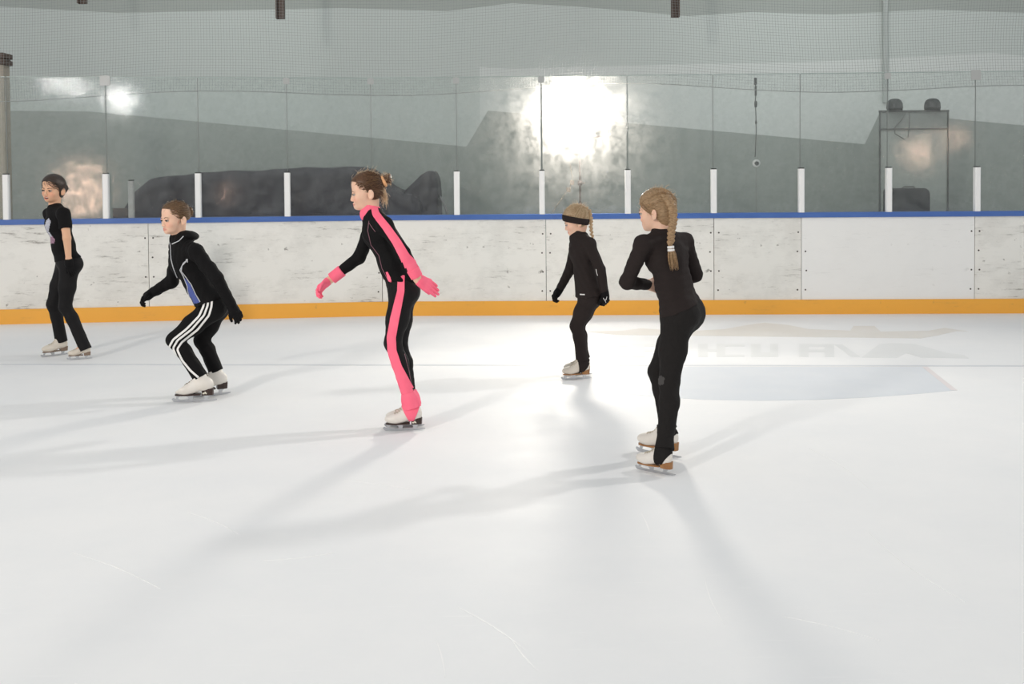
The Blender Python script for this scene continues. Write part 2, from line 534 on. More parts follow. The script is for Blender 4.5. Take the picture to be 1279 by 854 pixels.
# ------------------------------------------------------------------ trims lying on a garment
class Skin:
    """finds points on a garment's surface along lines of sight, so trims can be laid on it"""
    def __init__(s, *objs):
        s.t = [(bvh_of(o), np.array(BASE[o.name], float)) for o in objs]
    def hit(s, px, py):
        d = ray(px, py); best = None
        for t, b in s.t:
            h = t.ray_cast(Vector(EYE - b), Vector(d))
            if h[0] is not None and (best is None or h[3] < best[2]):
                best = (np.array(h[0]) + b, np.array(h[1]), h[3])
        return best
    def ribbon(s, pts, wid, lift=0.0015, nx=6, step=1.2):
        """quad strip along pixel polyline; wid = half widths in pixels"""
        pts = np.array(pts, float); wid = np.array(wid if hasattr(wid, '__len__') else [wid] * len(pts), float)
        P = []; W = []
        for i in range(len(pts) - 1):
            n = max(1, int(np.linalg.norm(pts[i + 1] - pts[i]) / step))
            for k in range(n):
                t = k / n; P.append(pts[i] * (1 - t) + pts[i + 1] * t); W.append(wid[i] * (1 - t) + wid[i + 1] * t)
        P.append(pts[-1]); W.append(wid[-1]); P = np.array(P)
        for _ in range(3):
            P[1:-1] = (P[:-2] + 2 * P[1:-1] + P[2:]) / 4
        rows = []
        for i in range(len(P)):
            t = nrm(P[min(i + 1, len(P) - 1)] - P[max(i - 1, 0)]); n = np.array([-t[1], t[0]])
            row = []
            for k in range(nx + 1):
                q = P[i] + n * W[i] * (2 * k / nx - 1)
                h = s.hit(*q)
                row.append(None if h is None else h[0] + h[1] * lift)
            ok = [k for k in range(nx + 1) if row[k] is not None]
            if ok:
                for k in range(nx + 1):
                    if row[k] is None:
                        j = min(ok, key=lambda a: abs(a - k)); lo_, hi_ = j, k; best = row[j]
                        for _ in range(7):
                            md = (lo_ + hi_) / 2; h = s.hit(*(P[i] + n * W[i] * (2 * md / nx - 1)))
                            if h is None: hi_ = md
                            else: lo_ = md; best = h[0] + h[1] * lift
                        row[k] = best + n[0] * .0 
            rows.append(row)
        m = MB(); ids = {}
        for i, row in enumerate(rows):
            for k, p in enumerate(row):
                if p is not None: ids[(i, k)] = len(m.v); m.v.append(p)
        for i in range(len(rows) - 1):
            for k in range(nx):
                c = [(i, k), (i, k + 1), (i + 1, k + 1), (i + 1, k)]
                if all(x in ids for x in c):
                    ps = [m.v[ids[x]] for x in c]
                    if max(np.linalg.norm(ps[a] - ps[b]) for a in range(4) for b in range(a)) < .05:
                        m.f.append(tuple(ids[x] for x in c)); m.mi.append(0)
        return m.largest()
    def poly(s, pts, lift=0.0015, step=1.0):
        """filled pixel polygon laid on the surface"""
        pts = np.array(pts, float); lo = pts.min(0); hi = pts.max(0)
        def inside(p):
            c = False; n = len(pts)
            for i in range(n):
                a, b = pts[i], pts[i - 1]
                if (a[1] > p[1]) != (b[1] > p[1]) and p[0] < (b[0] - a[0]) * (p[1] - a[1]) / (b[1] - a[1]) + a[0]: c = not c
            return c
        m = MB(); ids = {}
        nx = int((hi[0] - lo[0]) / step) + 2; ny = int((hi[1] - lo[1]) / step) + 2
        for i in range(nx):
            for j in range(ny):
                p = lo + step * np.array([i - .5, j - .5])
                if inside(p):
                    h = s.hit(*p)
                    if h is not None: ids[(i, j)] = len(m.v); m.v.append(h[0] + h[1] * lift)
        for (i, j) in list(ids):
            c = [(i, j), (i + 1, j), (i + 1, j + 1), (i, j + 1)]
            if all(x in ids for x in c):
                ps = [m.v[ids[x]] for x in c]
                if max(np.linalg.norm(ps[a] - ps[b]) for a in range(4) for b in range(a)) < .04:
                    m.f.append(tuple(ids[x] for x in c)); m.mi.append(0)
        return m.largest()
    def line(s, pts, r, step=1.0, n=5):
        pts = np.array(pts, float); out = []
        for i in range(len(pts) - 1):
            k = max(1, int(np.linalg.norm(pts[i + 1] - pts[i]) / step))
            for j in range(k):
                h = s.hit(*(pts[i] + (pts[i + 1] - pts[i]) * j / k))
                if h is not None: out.append(h[0] + h[1] * r * .4)
        m = MB(); run = []
        for p in out:
            if run and np.linalg.norm(p - run[-1]) > .04:
                m.tube(run, r, n); run = []
            run.append(p)
        m.tube(run, r, n)
        return m.largest()

# ------------------------------------------------------------------ hair
def head_face(person, P, R, hs, iris, brow, lash, both=True):
    for sg in ((1, -1) if both else (1,)):
        D = -.011; c = P(.0735, .031 * sg, D)
        m = MB(); m.ball(c, R, np.array((.0105, .0125, .0105)) * hs, 14, 10)
        e = m.build('eye', MATS['eye_white'], person, True)
        m = MB(); m.ball(P(.0825, .0318 * sg, -.0003 + D), R, np.array((.0026, .0070, .0066)) * hs, 12, 8)
        m.build('iris', iris, e, True)
        m = MB(); m.tube([P(.0862, (.031 + q) * sg, .0052 + D - 32 * q * q) - R[0] * hs * 25 * q * q for q in np.linspace(-.0125, .0135, 7)], .0019 * hs, 5)
        m.build('eyelashes', lash, e)
        m = MB(); m.tube([P(.0870 - 14 * (q + .01) ** 2, (.032 + q) * sg, .0215 + D + .1 * q - 12 * q * q) for q in np.linspace(-.018, .020, 8)],
                         [(.0015 + .0012 * math.sin(math.pi * min(1, i / 7 + .15))) * hs for i in range(8)], 5)
        m.build('eyebrow', brow, person)

def hair_cap(P, R, hs, thick=.010, line=((.085, .076), (.014, .050), (-.010, -.018)), nape=-.072, low=(.058, .055, .050)):
    """shell of hair: head ellipsoids grown a little and cut along the hairline"""
    E = lambda c, r: ell(P(*c), R, np.array(r) * hs)
    pr = [(E((-.016, 0, .032), (.090 + thick, .073 + thick * .9, .080 + thick)), .01),
          (E((.020, 0, .050), (.058 + thick * .6, .058 + thick * .8, .048 + thick)), .03 * hs),
          (E((-.042, 0, -.022), (low[0] + thick * .4, low[1] + thick * .5, low[2])), .03 * hs)]
    def post(g):
        a, b, c = [np.array(q) for q in line]
        F = ((g.X - P(0, 0, 0)[0]) * R[0][0] + (g.Y - P(0, 0, 0)[1]) * R[0][1] + (g.Z - P(0, 0, 0)[2]) * R[0][2]) / hs
        Up = ((g.X - P(0, 0, 0)[0]) * R[2][0] + (g.Y - P(0, 0, 0)[1]) * R[2][1] + (g.Z - P(0, 0, 0)[2]) * R[2][2]) / hs
        def half(p, q):
            d = (p - q) / np.linalg.norm(p - q)
            return ((F - q[0]) * d[1] - (Up - q[1]) * d[0])          # positive in front of / below the line
        e = np.minimum(half(a, b), half(b, c))
        g.d = np.maximum(g.d, (e * hs).astype(np.float32))
        Lt = ((g.X - P(0, 0, 0)[0]) * R[1][0] + (g.Y - P(0, 0, 0)[1]) * R[1][1] + (g.Z - P(0, 0, 0)[2]) * R[1][2]) / hs
        ear = 1 - np.sqrt(((F + .022) / .026) ** 2 + ((Up + .024) / .030) ** 2 + ((np.abs(Lt) - .092) / .024) ** 2)
        g.d = np.maximum(g.d, (ear * .022 * hs).astype(np.float32))
        g.d = np.maximum(g.d, ((nape - Up - F * .25) * hs).astype(np.float32))
    return pr, post

def strands(m, pairs, r, n=4, seg=9):
    """pairs: functions t -> point"""
    for fn in pairs:
        pts = [fn(i / (seg - 1)) for i in range(seg)]
        m.tube(pts, [r * (1 - .5 * (i / (seg - 1)) ** 2) for i in range(seg)], n)

def on_cap(P, hs, F, Lr, Up, lift=.0):
    """push a head-local point out to the hair surface"""
    c = np.array([-.016, 0, .032]); rad = np.array([.100, .082, .090]) + lift
    v = np.array([F, Lr, Up]) - c
    k = np.sqrt(((v / rad) ** 2).sum())
    return P(*(c + v / k))

def combed(m, P, hs, target, count, seed, r=.0011, lift=.001, hairline=None, sides=(1, -1)):
    """fine locks swept from the hairline back to the target (head-local)"""
    rr = np.random.default_rng(seed); tg = np.array(target)
    for _ in range(count):
        sg = sides[rr.integers(len(sides))]
        u = rr.uniform(0, 1)
        a = hairline(u, sg) + rr.normal(size=3) * .006
        lf = lift + abs(rr.normal()) * .0012
        wob = rr.normal(size=3) * .006
        if abs(rr.normal()) > 2.2: lf += rr.uniform(.003, .010)
        pts = []
        for i in range(11):
            t = i / 10
            p = a * (1 - t) + tg * t + wob * math.sin(math.pi * t)
            q = on_cap(P, hs, p[0], p[1], p[2], lf)
            raw = P(*p)
            b = max(0, (t - .8) / .2)
            pts.append(q * (1 - b) + raw * b if i > 8 else q)
        m.tube(pts, [r * hs * .6] + [r * hs] * 9 + [r * hs * .7], 4, int(rr.integers(3) == 0))

def flyaways(m, P, hs, count, seed, r=.0005, ln=.035, reg=None):
    rr = np.random.default_rng(seed)
    for _ in range(count):
        th = rr.uniform(-.6, 2.9); la = rr.normal() * .35
        d = np.array([math.cos(th) * math.cos(la), math.sin(la), math.sin(th) * math.cos(la)])
        if reg and not reg(d): continue
        p = on_cap(P, hs, *(np.array([-.016, 0, .032]) + d * .09), 0)
        dr = rr.normal(size=3) * .6 + np.array([-.5, 0, .2])
        q = on_cap(P, hs, *(np.array([-.016, 0, .032]) + d * .09), rr.uniform(.002, .012))
        c0 = P(0, 0, 0)
        e = q + (P(*dr) - c0) * ln * rr.uniform(.4, 1)
        m.tube([p, (p * .4 + q * .6), (q + e) / 2 + (q - p) * .4, e], r, 3, 2)
# ------------------------------------------------------------------ materials of the skaters
def skin_mat(name, base, lip, cheek):
    m = mat(name, base, 0.5, spec=0.35)
    nt = m.node_tree; b = nt.nodes['Principled BSDF']
    at = nt.nodes.new('ShaderNodeAttribute'); at.attribute_name = 'tone'
    sp = nt.nodes.new('ShaderNodeSeparateColor'); nt.links.new(at.outputs['Color'], sp.inputs[0])
    prev = None
    for i, colr in enumerate((lip, cheek, (.05, .012, .010))):
        mx = nt.nodes.new('ShaderNodeMix'); mx.data_type = 'RGBA'
        if prev is None: mx.inputs['A'].default_value = (*base, 1)
        else: nt.links.new(prev, mx.inputs['A'])
        mx.inputs['B'].default_value = (*colr, 1)
        nt.links.new(sp.outputs[i], mx.inputs['Factor']); prev = mx.outputs['Result']
    nt.links.new(prev, b.inputs['Base Color'])
    b.inputs['Subsurface Weight'].default_value = 0.15
    b.inputs['Subsurface Radius'].default_value = (.012, .005, .003)
    b.inputs['Subsurface Scale'].default_value = 0.5
    return m

def hair_mat(name, c1, c2, rough=.42, trans=0.35):
    m = bpy.data.materials.new(name); m.use_nodes = True; nt = m.node_tree; b = nt.nodes['Principled BSDF']
    tc = nt.nodes.new('ShaderNodeTexCoord'); mp = nt.nodes.new('ShaderNodeMapping'); mp.inputs['Scale'].default_value = (30, 30, 110)
    n = nt.nodes.new('ShaderNodeTexNoise'); n.inputs['Scale'].default_value = 2.2; n.inputs['Detail'].default_value = 3
    r = nt.nodes.new('ShaderNodeValToRGB'); r.color_ramp.elements[0].position = .3; r.color_ramp.elements[1].position = .7
    r.color_ramp.elements[0].color = (*c1, 1); r.color_ramp.elements[1].color = (*c2, 1)
    nt.links.new(tc.outputs['Object'], mp.inputs[0]); nt.links.new(mp.outputs[0], n.inputs['Vector']); nt.links.new(n.outputs['Fac'], r.inputs[0])
    nt.links.new(r.outputs[0], b.inputs['Base Color']); b.inputs['Roughness'].default_value = rough; b.inputs['Specular IOR Level'].default_value = .5
    tr = nt.nodes.new('ShaderNodeBsdfTranslucent'); nt.links.new(r.outputs[0], tr.inputs[0])
    mx = nt.nodes.new('ShaderNodeMixShader'); mx.inputs[0].default_value = trans
    nt.links.new(b.outputs[0], mx.inputs[1]); nt.links.new(tr.outputs[0], mx.inputs[2]); nt.links.new(mx.outputs[0], nt.nodes['Material Output'].inputs[0])
    MATS[name] = m; return m

skin_fair = skin_mat('skin_fair', (.73, .47, .34), (.56, .20, .16), (.76, .37, .27))
skin_warm = skin_mat('skin_warm', (.68, .40, .255), (.52, .17, .13), (.72, .33, .22))
mat('eye_white', (.36, .33, .31), .6, spec=.2)
iris_dark = mat('iris_dark', (.02, .014, .012), .2)
brow_brown = mat('brow_brown', (.10, .055, .03), .8)
lash_dark = mat('lash_dark', (.02, .015, .012), .8)
hair_dark = hair_mat('hair_dark', (.018, .011, .008), (.05, .03, .02), trans=.1)
hair_brown = hair_mat('hair_brown', (.07, .036, .016), (.22, .125, .058), trans=.3)
hair_chest = hair_mat('hair_chestnut', (.06, .028, .014), (.20, .10, .048), trans=.35)
hair_blond = hair_mat('hair_blond', (.46, .32, .18), (.72, .55, .35), trans=.45)
hair_dark2 = hair_mat('hair_dark_lighter', (.04, .024, .016), (.08, .05, .034), trans=.1)  # locks a little lighter than the cap, picked at random
hair_brown2 = hair_mat('hair_brown_light', (.24, .14, .07), (.36, .23, .12), trans=.3)
hair_chest2 = hair_mat('hair_chestnut_light', (.22, .12, .06), (.42, .26, .14), trans=.6)
hair_blond2 = hair_mat('hair_blond_light', (.72, .58, .38), (.88, .76, .56), trans=.6)
hair_dirty2 = hair_mat('hair_dirty_light', (.52, .35, .19), (.72, .52, .32), trans=.6)
hair_backlit = hair_mat('hair_backlit', (.70, .56, .42), (.88, .76, .60), trans=.8)  # pale colour puts the backlit glow of loose strands into the hair
hair_dirty = hair_mat('hair_dirty_blond', (.35, .215, .11), (.64, .45, .26), trans=.45)
cl_black = mat('black_knit', (.0055, .0052, .0055), .8, spec=.15, bump=(60, .25))
cl_fleece = mat('black_fleece', (.015, .0135, .013), .85, spec=.15, bump=(45, .35))
cl_brownblk = mat('flare_lifted_black', (.022, .0165, .0155), .85, spec=.15, bump=(45, .3))  # black raised towards brown: the lamp's flare is put into the colour
cl_legging = mat('black_leggings', (.0065, .006, .0065), .7, spec=.2, bump=(80, .15))
cl_pink = mat('pink_stretch', (.92, .135, .225), .7, spec=.25, bump=(70, .15), noise=(14, .3, (.95, .17, .26)))
cl_white = mat('white_stripe', (.74, .73, .71), .6)
cl_blue = mat('blue_panel', (.055, .085, .30), .65, bump=(60, .2))
cl_piping = mat('silver_piping', (.55, .56, .58), .45)
cl_mauve = mat('mauve_zip', (.23, .10, .13), .5)
cl_peach = mat('peach_band', (.80, .42, .20), .75, bump=(60, .3))
lea_white = mat('white_leather', (.74, .71, .66), .42, spec=.45, noise=(9, .25, (.66, .62, .56)), bump=(25, .12))
lea_cream = mat('cream_leather', (.70, .65, .57), .45, spec=.45, noise=(9, .25, (.60, .53, .44)), bump=(25, .12))
sole_dark = mat('dark_brown_heel', (.030, .013, .009), .35)
sole_tan = mat('tan_heel', (.36, .17, .055), .38, noise=(20, .2, (.25, .11, .035)))
sole_grey = mat('worn_heel', (.20, .14, .10), .5)
steel = mat('blade_steel', (.55, .56, .58), .28, metal=1.0)
lace_m = mat('lace_beige', (.50, .44, .34), .8)
lace_br = mat('lace_brown', (.26, .20, .13), .8)
emb_white = mat('pale_emblem', (.7, .66, .55), .5)
print_m = mat('print_purple', (.20, .10, .16), .6, noise=(60, .2, (.34, .20, .26)))
print_w = mat('print_pale', (.55, .56, .60), .6, noise=(60, .2, (.30, .30, .36)))

def face_attr(P, R, hs, mouth='closed'):
    c0 = P(0, 0, 0)
    def fn(v):
        q = (v - c0) / hs
        F, Lq, Uq = q @ R[0], q @ R[1], q @ R[2]
        out = np.zeros((len(v), 4), np.float32); out[:, 3] = 1
        near = (F > .05) & (np.abs(F) < .12) & (np.abs(Uq) < .13) & (np.abs(Lq) < .09)
        mo = -.0722 if mouth == 'closed' else -.072
        e = ((Lq / .024) ** 2 + ((Uq - mo) / (.0115 if mouth == 'closed' else .017)) ** 2)
        out[:, 0] = np.where(near, np.clip(1.6 - 1.4 * e, 0, 1) * .9, 0)
        ck = ((np.abs(Lq) - .038) / .022) ** 2 + ((Uq + .042) / .022) ** 2
        out[:, 1] = np.where(near, np.clip(1 - .7 * ck, 0, 1) * .7, 0)
        if mouth == 'open':
            e = ((Lq / .019) ** 2 + ((Uq + .073) / .0060) ** 2)
            out[:, 2] = np.where(near, np.clip(1.8 - 1.6 * e, 0, 1), 0)
        return out
    return fn

def make_body(person, J, head, hands, skin, arms=True, h=0.0036, feet=()):
    Cc, f, u, hs, mouth = head
    hp, P, R = head_prims(Cc, f, u, hs, mouth)
    s = J['s']; pr = []
    pr += torso_prims(J, -0.003)
    for sd in 'lr':
        pr += leg_prims(J, sd, -0.003, flat=False)
        pr += arm_prims(J, sd, -0.002, flat=False)
    for (a, b) in feet: pr.append((cap(a, b, .026 * s, .022 * s), .02))
    # neck
    nb = J['neck']
    pr.append((cap(P(-.030, 0, -.055), nb, .046 * hs * J.get('neckw', 1), .050 * s * J.get('neckw', 1)), .02))
    pr += [(a, b, c) for a, b, c in hp]
    for hnd in hands: pr += hand_prims(*hnd[:4], **hnd[4])
    o = sculpt('body', pr, skin, person, h, attr=face_attr(P, R, hs, mouth))
    return o, P, R

def pose(Y0, s, joints, facing_chest, facing_pel, **kw):
    J = {'s': s}
    for k, (px, py, dy) in joints.items(): J[k] = U(px, py, Y0 + dy)
    fc, fp = nrm(facing_chest), nrm(facing_pel)
    J['latc'] = nrm(np.cross([0, 0, 1.0], fc)); J['latp'] = nrm(np.cross([0, 0, 1.0], fp))
    J.update(kw); return J

def pants_prims(J, inf, ends):
    s = J['s']; lp = J['latp']; waist, pel = J['waist'], J['pelvis']
    fp = nrm(np.cross(lp, nrm(waist - pel)))
    P = [(cap(waist, pel, 0.076 * J.get('w', 1) * s + inf, 0.088 * J.get('w', 1) * s + inf, lp, 1.42), 0.05 * s)]
    for hip in ('hipl', 'hipr'):
        P.append((sph(J[hip] - fp * 0.038 * s + nrm(waist - pel) * 0.022 * s, 0.082 * s * J.get('glute', 1) + inf), 0.075 * s))
    P.append(('plane', waist, waist - pel))
    for sd in 'lr':
        P += leg_prims(J, sd, inf, True, ends[sd][0], ends[sd][1])
    return P

def coat_prims(J, inf, hem, ends, arms='lr', armi=None, extra=(), upper=None):
    P = torso_prims(J, inf)
    P += list(extra)
    P.append(('plane', hem[0], hem[1]))
    for sd in arms:
        ai = armi if armi is not None else inf
        if upper: P += arm_prims(J, sd, ai, True, upper, 'upper')
        else: P += arm_prims(J, sd, ai, True, ends[sd])
    return P

def stirrup(name, material, parent, skate, grow=.006, front=((-.008, .045), (-.002, .14)), back=((-.034, .045), (-.12, .155))):
    boot, pr, P, R, sc, ank, ld = skate
    def post(g):
        g.d = g.d - grow
        (x0, z0), (x1, z1) = front; g.plane(P(x0, 0, z0), R[0] * (z1 - z0) - R[2] * (x1 - x0))
        (x0, z0), (x1, z1) = back; g.plane(P(x0, 0, z0), -R[0] * (z1 - z0) + R[2] * (x1 - x0))
        g.plane(P(0, 0, .044), -R[2]); g.plane(ank + ld * .020, ld)
    return sculpt(name, pr, material, parent, .0035, post=post)

def hairline(u, sg):
    """point along the hairline, head-local, from the forehead's middle to the nape"""
    k = [(.086, 0, .074), (.078, .032, .066), (.050, .060, .046), (.014, .076, .010), (-.030, .082, -.020), (-.055, .070, -.055), (-.070, .040, -.080)]
    t = u * (len(k) - 1); i = min(int(t), len(k) - 2); t -= i
    p = np.array(k[i]) * (1 - t) + np.array(k[i + 1]) * t
    return p * np.array([1, sg, 1])

def mesh_hair(name, pr, post, material, person, h=.004):
    return sculpt(name, pr, material, person, h, post=post)

# ================================================================== 1: smiling woman in a T-shirt, at the far left
def woman():
    Y0 = 8.92
    nt_, nh = G(84, 449.5), G(115.5, 447.5)
    ft, fh = G(51.5, 446.5), G(87, 442.0)
    base = (nt_ + nh + ft + fh) / 4
    p = thing('person', base, 'smiling dark-haired person in a black printed T-shirt, turned to the camera beside the left boards', 'person', 'skaters on the ice')
    J = pose(Y0, 1.0, dict(neck=(68, 257, 0), chest=(73.5, 279, 0), waist=(79, 306, 0), pelvis=(83.5, 326, .0),
                           shl=(79.5, 267, -.15), shr=(62, 267, .13), ell=(83.5, 297, -.20), elr=(74, 300, .20), wrl=(86, 325.5, -.18), wrr=(82, 326, .17),
                           hipl=(86.5, 334, -.08), hipr=(81, 334, .09), knl=(81.5, 383, -.08), knr=(66, 380, .07), anl=(101, 428, -.07), anr=(79, 424, .08)),
             (-.90, -.42, 0), (-.95, -.3, 0), ffl=nrm(nt_ - nh), ffr=nrm(ft - fh), w=1.02, legw=.96, glute=.98)
    sk_l = make_skate(p, nt_, nh, lea_cream, sole_grey, steel, lace_m, J['knl'])
    sk_r = make_skate(p, ft, fh, lea_cream, sole_grey, steel, lace_m, J['knr'])
    J['anl'] = sk_l[5]; J['anr'] = sk_r[5]
    head = (U(66.3, 235.5, Y0 - .02), nrm((-.24, -.96, -.06)), (.06, .0, 1), 1.07, 'open')
    dl = nrm(U(88.5, 345, Y0 - .16) - J['wrl'])
    hl = (J['wrl'], dl, (.2, .95, 0), (-1, 0, 0), dict(L=.165, curl=.22))
    hr = (J['wrr'], (.1, 0, -1), (.2, -.95, 0), (-1, 0, 0), dict(L=.165, curl=.3))
    body, P, R = make_body(p, J, head, (hl, hr), skin_warm, feet=[(J['anl'], sk_l[2](.06, 0, .085)), (J['anr'], sk_r[2](.06, 0, .085))])
    hs = head[3]
    head_face(p, P, R, hs, iris_dark, lash_dark, lash_dark)
    m = MB()
    m.tube([P(.0782 - 10 * q * q, q, -.0692) for q in np.linspace(-.016, .016, 9)], .0027 * hs, 6)
    m.build('teeth', mat('tooth_white', (.66, .60, .52), .5), p)
    # shirt, leggings, gloves
    dn = nrm(J['pelvis'] - J['waist'])
    sh = coat_prims(J, .010, (U(80.5, 325, Y0), dn), None, upper=.62, armi=.013)
    shirt = sculpt('tshirt', sh, cl_black, p, .0042, post=wrinkle(.0022, 22, 1))
    lg = sculpt('leggings', pants_prims(J, .004, {'l': (1.12, .052), 'r': (1.10, .052)}), cl_legging, p, .0042, post=wrinkle(.0012, 30, 2))
    for hnd in (hl, hr):
        g = hand_prims(*hnd[:4], **{**hnd[4], 'inf': .0025})
        sculpt('glove', g + [(cap(hnd[0] - nrm(hnd[1]) * .015, hnd[0] + nrm(hnd[1]) * .03, .034, .036, fa=True), .01)], cl_black, p, .0036)
    sk = Skin(shirt)
    for poly, mt, nm in (([(57.5, 275), (61, 271.5), (64, 276), (62, 285), (60, 294), (57, 289), (56, 281)], print_w, 'print'),
                         ([(59, 288), (62, 289), (66, 295), (66.5, 304), (62.5, 305), (60, 299)], print_w, 'print'),
                         ([(61.5, 296), (66, 294.5), (69.5, 299), (68.5, 304), (63.5, 305)], print_m, 'print')):
        q = sk.poly(poly, .002 if mt is print_w else .003, .7)
        if q.f: q.build(nm, mt, shirt)
    # hair swept into a bun
    pr, post = hair_cap(P, R, hs, .012, line=((.086, .072), (.030, .036), (.002, -.022)), nape=-.10, low=(.070, .060, .074))
    hair = mesh_hair('hair', pr, post, hair_dark, p)
    b = P(-.104, .022, -.004)
    m = MB(); combed(m, P, hs, (-.104, .02, .0), 160, 3, hairline=lambda u, q: hairline(u, q) * np.array([1, 1.02, 1]) + np.array([.010, 0, -.006]), lift=.002)
    flyaways(m, P, hs, 14, 5)
    m.build('locks', [hair_dark, hair_dark2, hair_dark2], hair, True)
    bp = [(sph(b, .036 * hs), .01)]
    for i in range(7):
        a = i * .9; bp.append((sph(b + (P(-.008, .020 * math.cos(a), .020 * math.sin(a)) - P(0, 0, 0)), .016 * hs), .004))
    sculpt('bun', bp, hair_dark, hair, .0035)
    return p

# ================================================================== 2: crouching girl with three white stripes
def striped():
    Y0 = 7.20
    nt_, nh = G(216, 502.5), G(271, 500.5)
    ft, fh = G(236, 496.5), G(288, 491.5)
    base = (nt_ + nh + ft + fh) / 4
    p = thing('person', base, 'crouching girl in a black hooded jacket and leggings with three white stripes', 'person', 'skaters on the ice')
    J = pose(Y0, .96, dict(neck=(222.5, 301, 0), chest=(233, 326, 0), waist=(252, 359, 0), pelvis=(265, 380, 0),
                           shl=(245, 315, -.15), shr=(221, 316, .13), ell=(271, 348, -.21), elr=(215, 351, .17), wrl=(290, 383, -.16), wrr=(188.5, 366.5, .14),
                           hipl=(264, 387, -.08), hipr=(268, 388, .07), knl=(217.5, 424.5, -.10), knr=(252, 425, .09), anl=(246, 474, -.12), anr=(266.5, 470, .14)),
             (-.94, -.30, 0), (-.97, -.2, 0), ffl=nrm(nt_ - nh), ffr=nrm(ft - fh), w=1.08, legw=.98, glute=1.12, armw=1.06)
    sk_l = make_skate(p, nt_, nh, lea_white, sole_dark, steel, lace_br, J['knl'], emblem=emb_white)
    sk_r = make_skate(p, ft, fh, lea_white, sole_dark, steel, lace_br, J['knr'])
    J['anl'] = sk_l[5]; J['anr'] = sk_r[5]
    head = (U(218.0, 272.0, Y0 - .02), nrm((-.68, -.73, -.08)), (-.02, 0, 1), 1.02, 'closed')
    dl = nrm(U(299, 397, Y0 - .15) - J['wrl']); dr = nrm(U(179, 373.5, Y0 + .10) - J['wrr'])
    hl = (J['wrl'], dl, (-.55, .75, -.2), (-1, -.2, -.6), dict(L=.150, curl=.40, spread=.10))
    hr = (J['wrr'], dr, (.55, -.3, -.8), (0, -1, 0), dict(L=.150, curl=.65))
    body, P, R = make_body(p, J, head, (hl, hr), skin_fair, feet=[(J['anl'], sk_l[2](.06, 0, .085)), (J['anr'], sk_r[2](.06, 0, .085))])
    hs = head[3]
    head_face(p, P, R, hs, iris_dark, brow_brown, lash_dark)
    up = nrm(J['neck'] - J['chest'])
    dn = nrm(J['pelvis'] - J['waist'])
    hood = [(cap(J['neck'] - up * .03, J['neck'] + up * .010, .066, .060), .02),
            (ell(U(236, 293.5, Y0), frame(nrm((1, 0, -.25)), (0, 0, 1)), (.068, .085, .032)), .025),
            (ell(U(229, 299, Y0), frame((1, 0, 0), (0, 0, 1)), (.055, .095, .038)), .03)]
    jk = coat_prims(J, .016, (U(254, 379.5, Y0), nrm(dn + np.array([-.0, 0, -.55]))), {'l': .97, 'r': .97}, extra=hood, armi=.011)
    jacket = sculpt('jacket', jk, cl_black, p, .0044, post=wrinkle(.004, 17, 4), planes=[])
    lg = sculpt('leggings', pants_prims(J, .006, {'l': (1.02, .053), 'r': (1.02, .053)}), cl_black, p, .0042, post=wrinkle(.0015, 26, 5))
    for hnd in (hl, hr):
        g = hand_prims(*hnd[:4], **{**hnd[4], 'inf': .003})
        sculpt('glove', g + [(cap(hnd[0] - nrm(hnd[1]) * .03, hnd[0] + nrm(hnd[1]) * .03, .034, .034), .012)], cl_black, p, .0036)
    o = lambda pts: [(160 + x / 2.947, 230 + y / 2.947) for x, y in pts]
    sk = Skin(lg)
    for pts in ([(283, 420), (278, 450), (262, 485), (215, 533), (166, 572), (151, 600), (168, 648), (200, 685), (238, 718)],
                [(296, 420), (294, 445), (280, 482), (235, 533), (182, 574), (166, 603), (184, 646), (214, 682), (253, 718)],
                [(309, 420), (307, 450), (298, 482), (255, 535), (198, 580), (181, 608), (200, 648), (230, 685), (267, 718)]):
        sk.ribbon(o(pts), 1.25, .003, 4).build('stripe', cl_white, lg, True)
    sk = Skin(jacket)
    z = lambda pts: [(170 + x / 5.027, 240 + y / 5.027) for x, y in pts]
    sk.poly(z([(300, 535), (318, 545), (345, 582), (372, 640), (405, 692), (380, 700), (352, 705), (336, 655), (326, 622), (322, 590)]), .002, .8).build('side_panel', cl_blue, jacket, True)
    for pts in ([(325, 420), (296, 446), (276, 488), (298, 530), (322, 588), (326, 625), (340, 668), (350, 704)],
                [(320, 428), (288, 462), (284, 496), (318, 540), (346, 580), (374, 640), (405, 692)], [(312, 424), (322, 420), (322, 446)],
                [(212, 316), (217, 345), (220, 420), (234, 475), (262, 545), (266, 580), (300, 640), (345, 702)],
                [(298, 276), (270, 305), (222, 328)]):
        q = sk.line(z(pts), .0035)
        if q.v: q.build('piping', cl_piping, jacket)
    pr, post = hair_cap(P, R, hs, .008, nape=-.042, low=(.058, .055, .046))
    hair = mesh_hair('hair', pr, post, hair_brown, p)
    m = MB(); combed(m, P, hs, (-.112, 0, .030), 240, 6, hairline=lambda u, q: hairline(u * .80, q), lift=.000)
    flyaways(m, P, hs, 26, 7, r=.0004, ln=.02)
    m.build('locks', [hair_brown, hair_brown2, hair_backlit], hair, True)
    b = P(-.116, 0, .030); bp = [(ell(b, R, np.array((.024, .034, .036)) * hs), .01)]
    for i in range(7):
        a = i * .9; bp.append((sph(b + (P(-.006, .022 * math.cos(a), .024 * math.sin(a)) - P(0, 0, 0)), .014 * hs), .004))
    sculpt('bun', bp, hair_brown, hair, .0035)
    return p

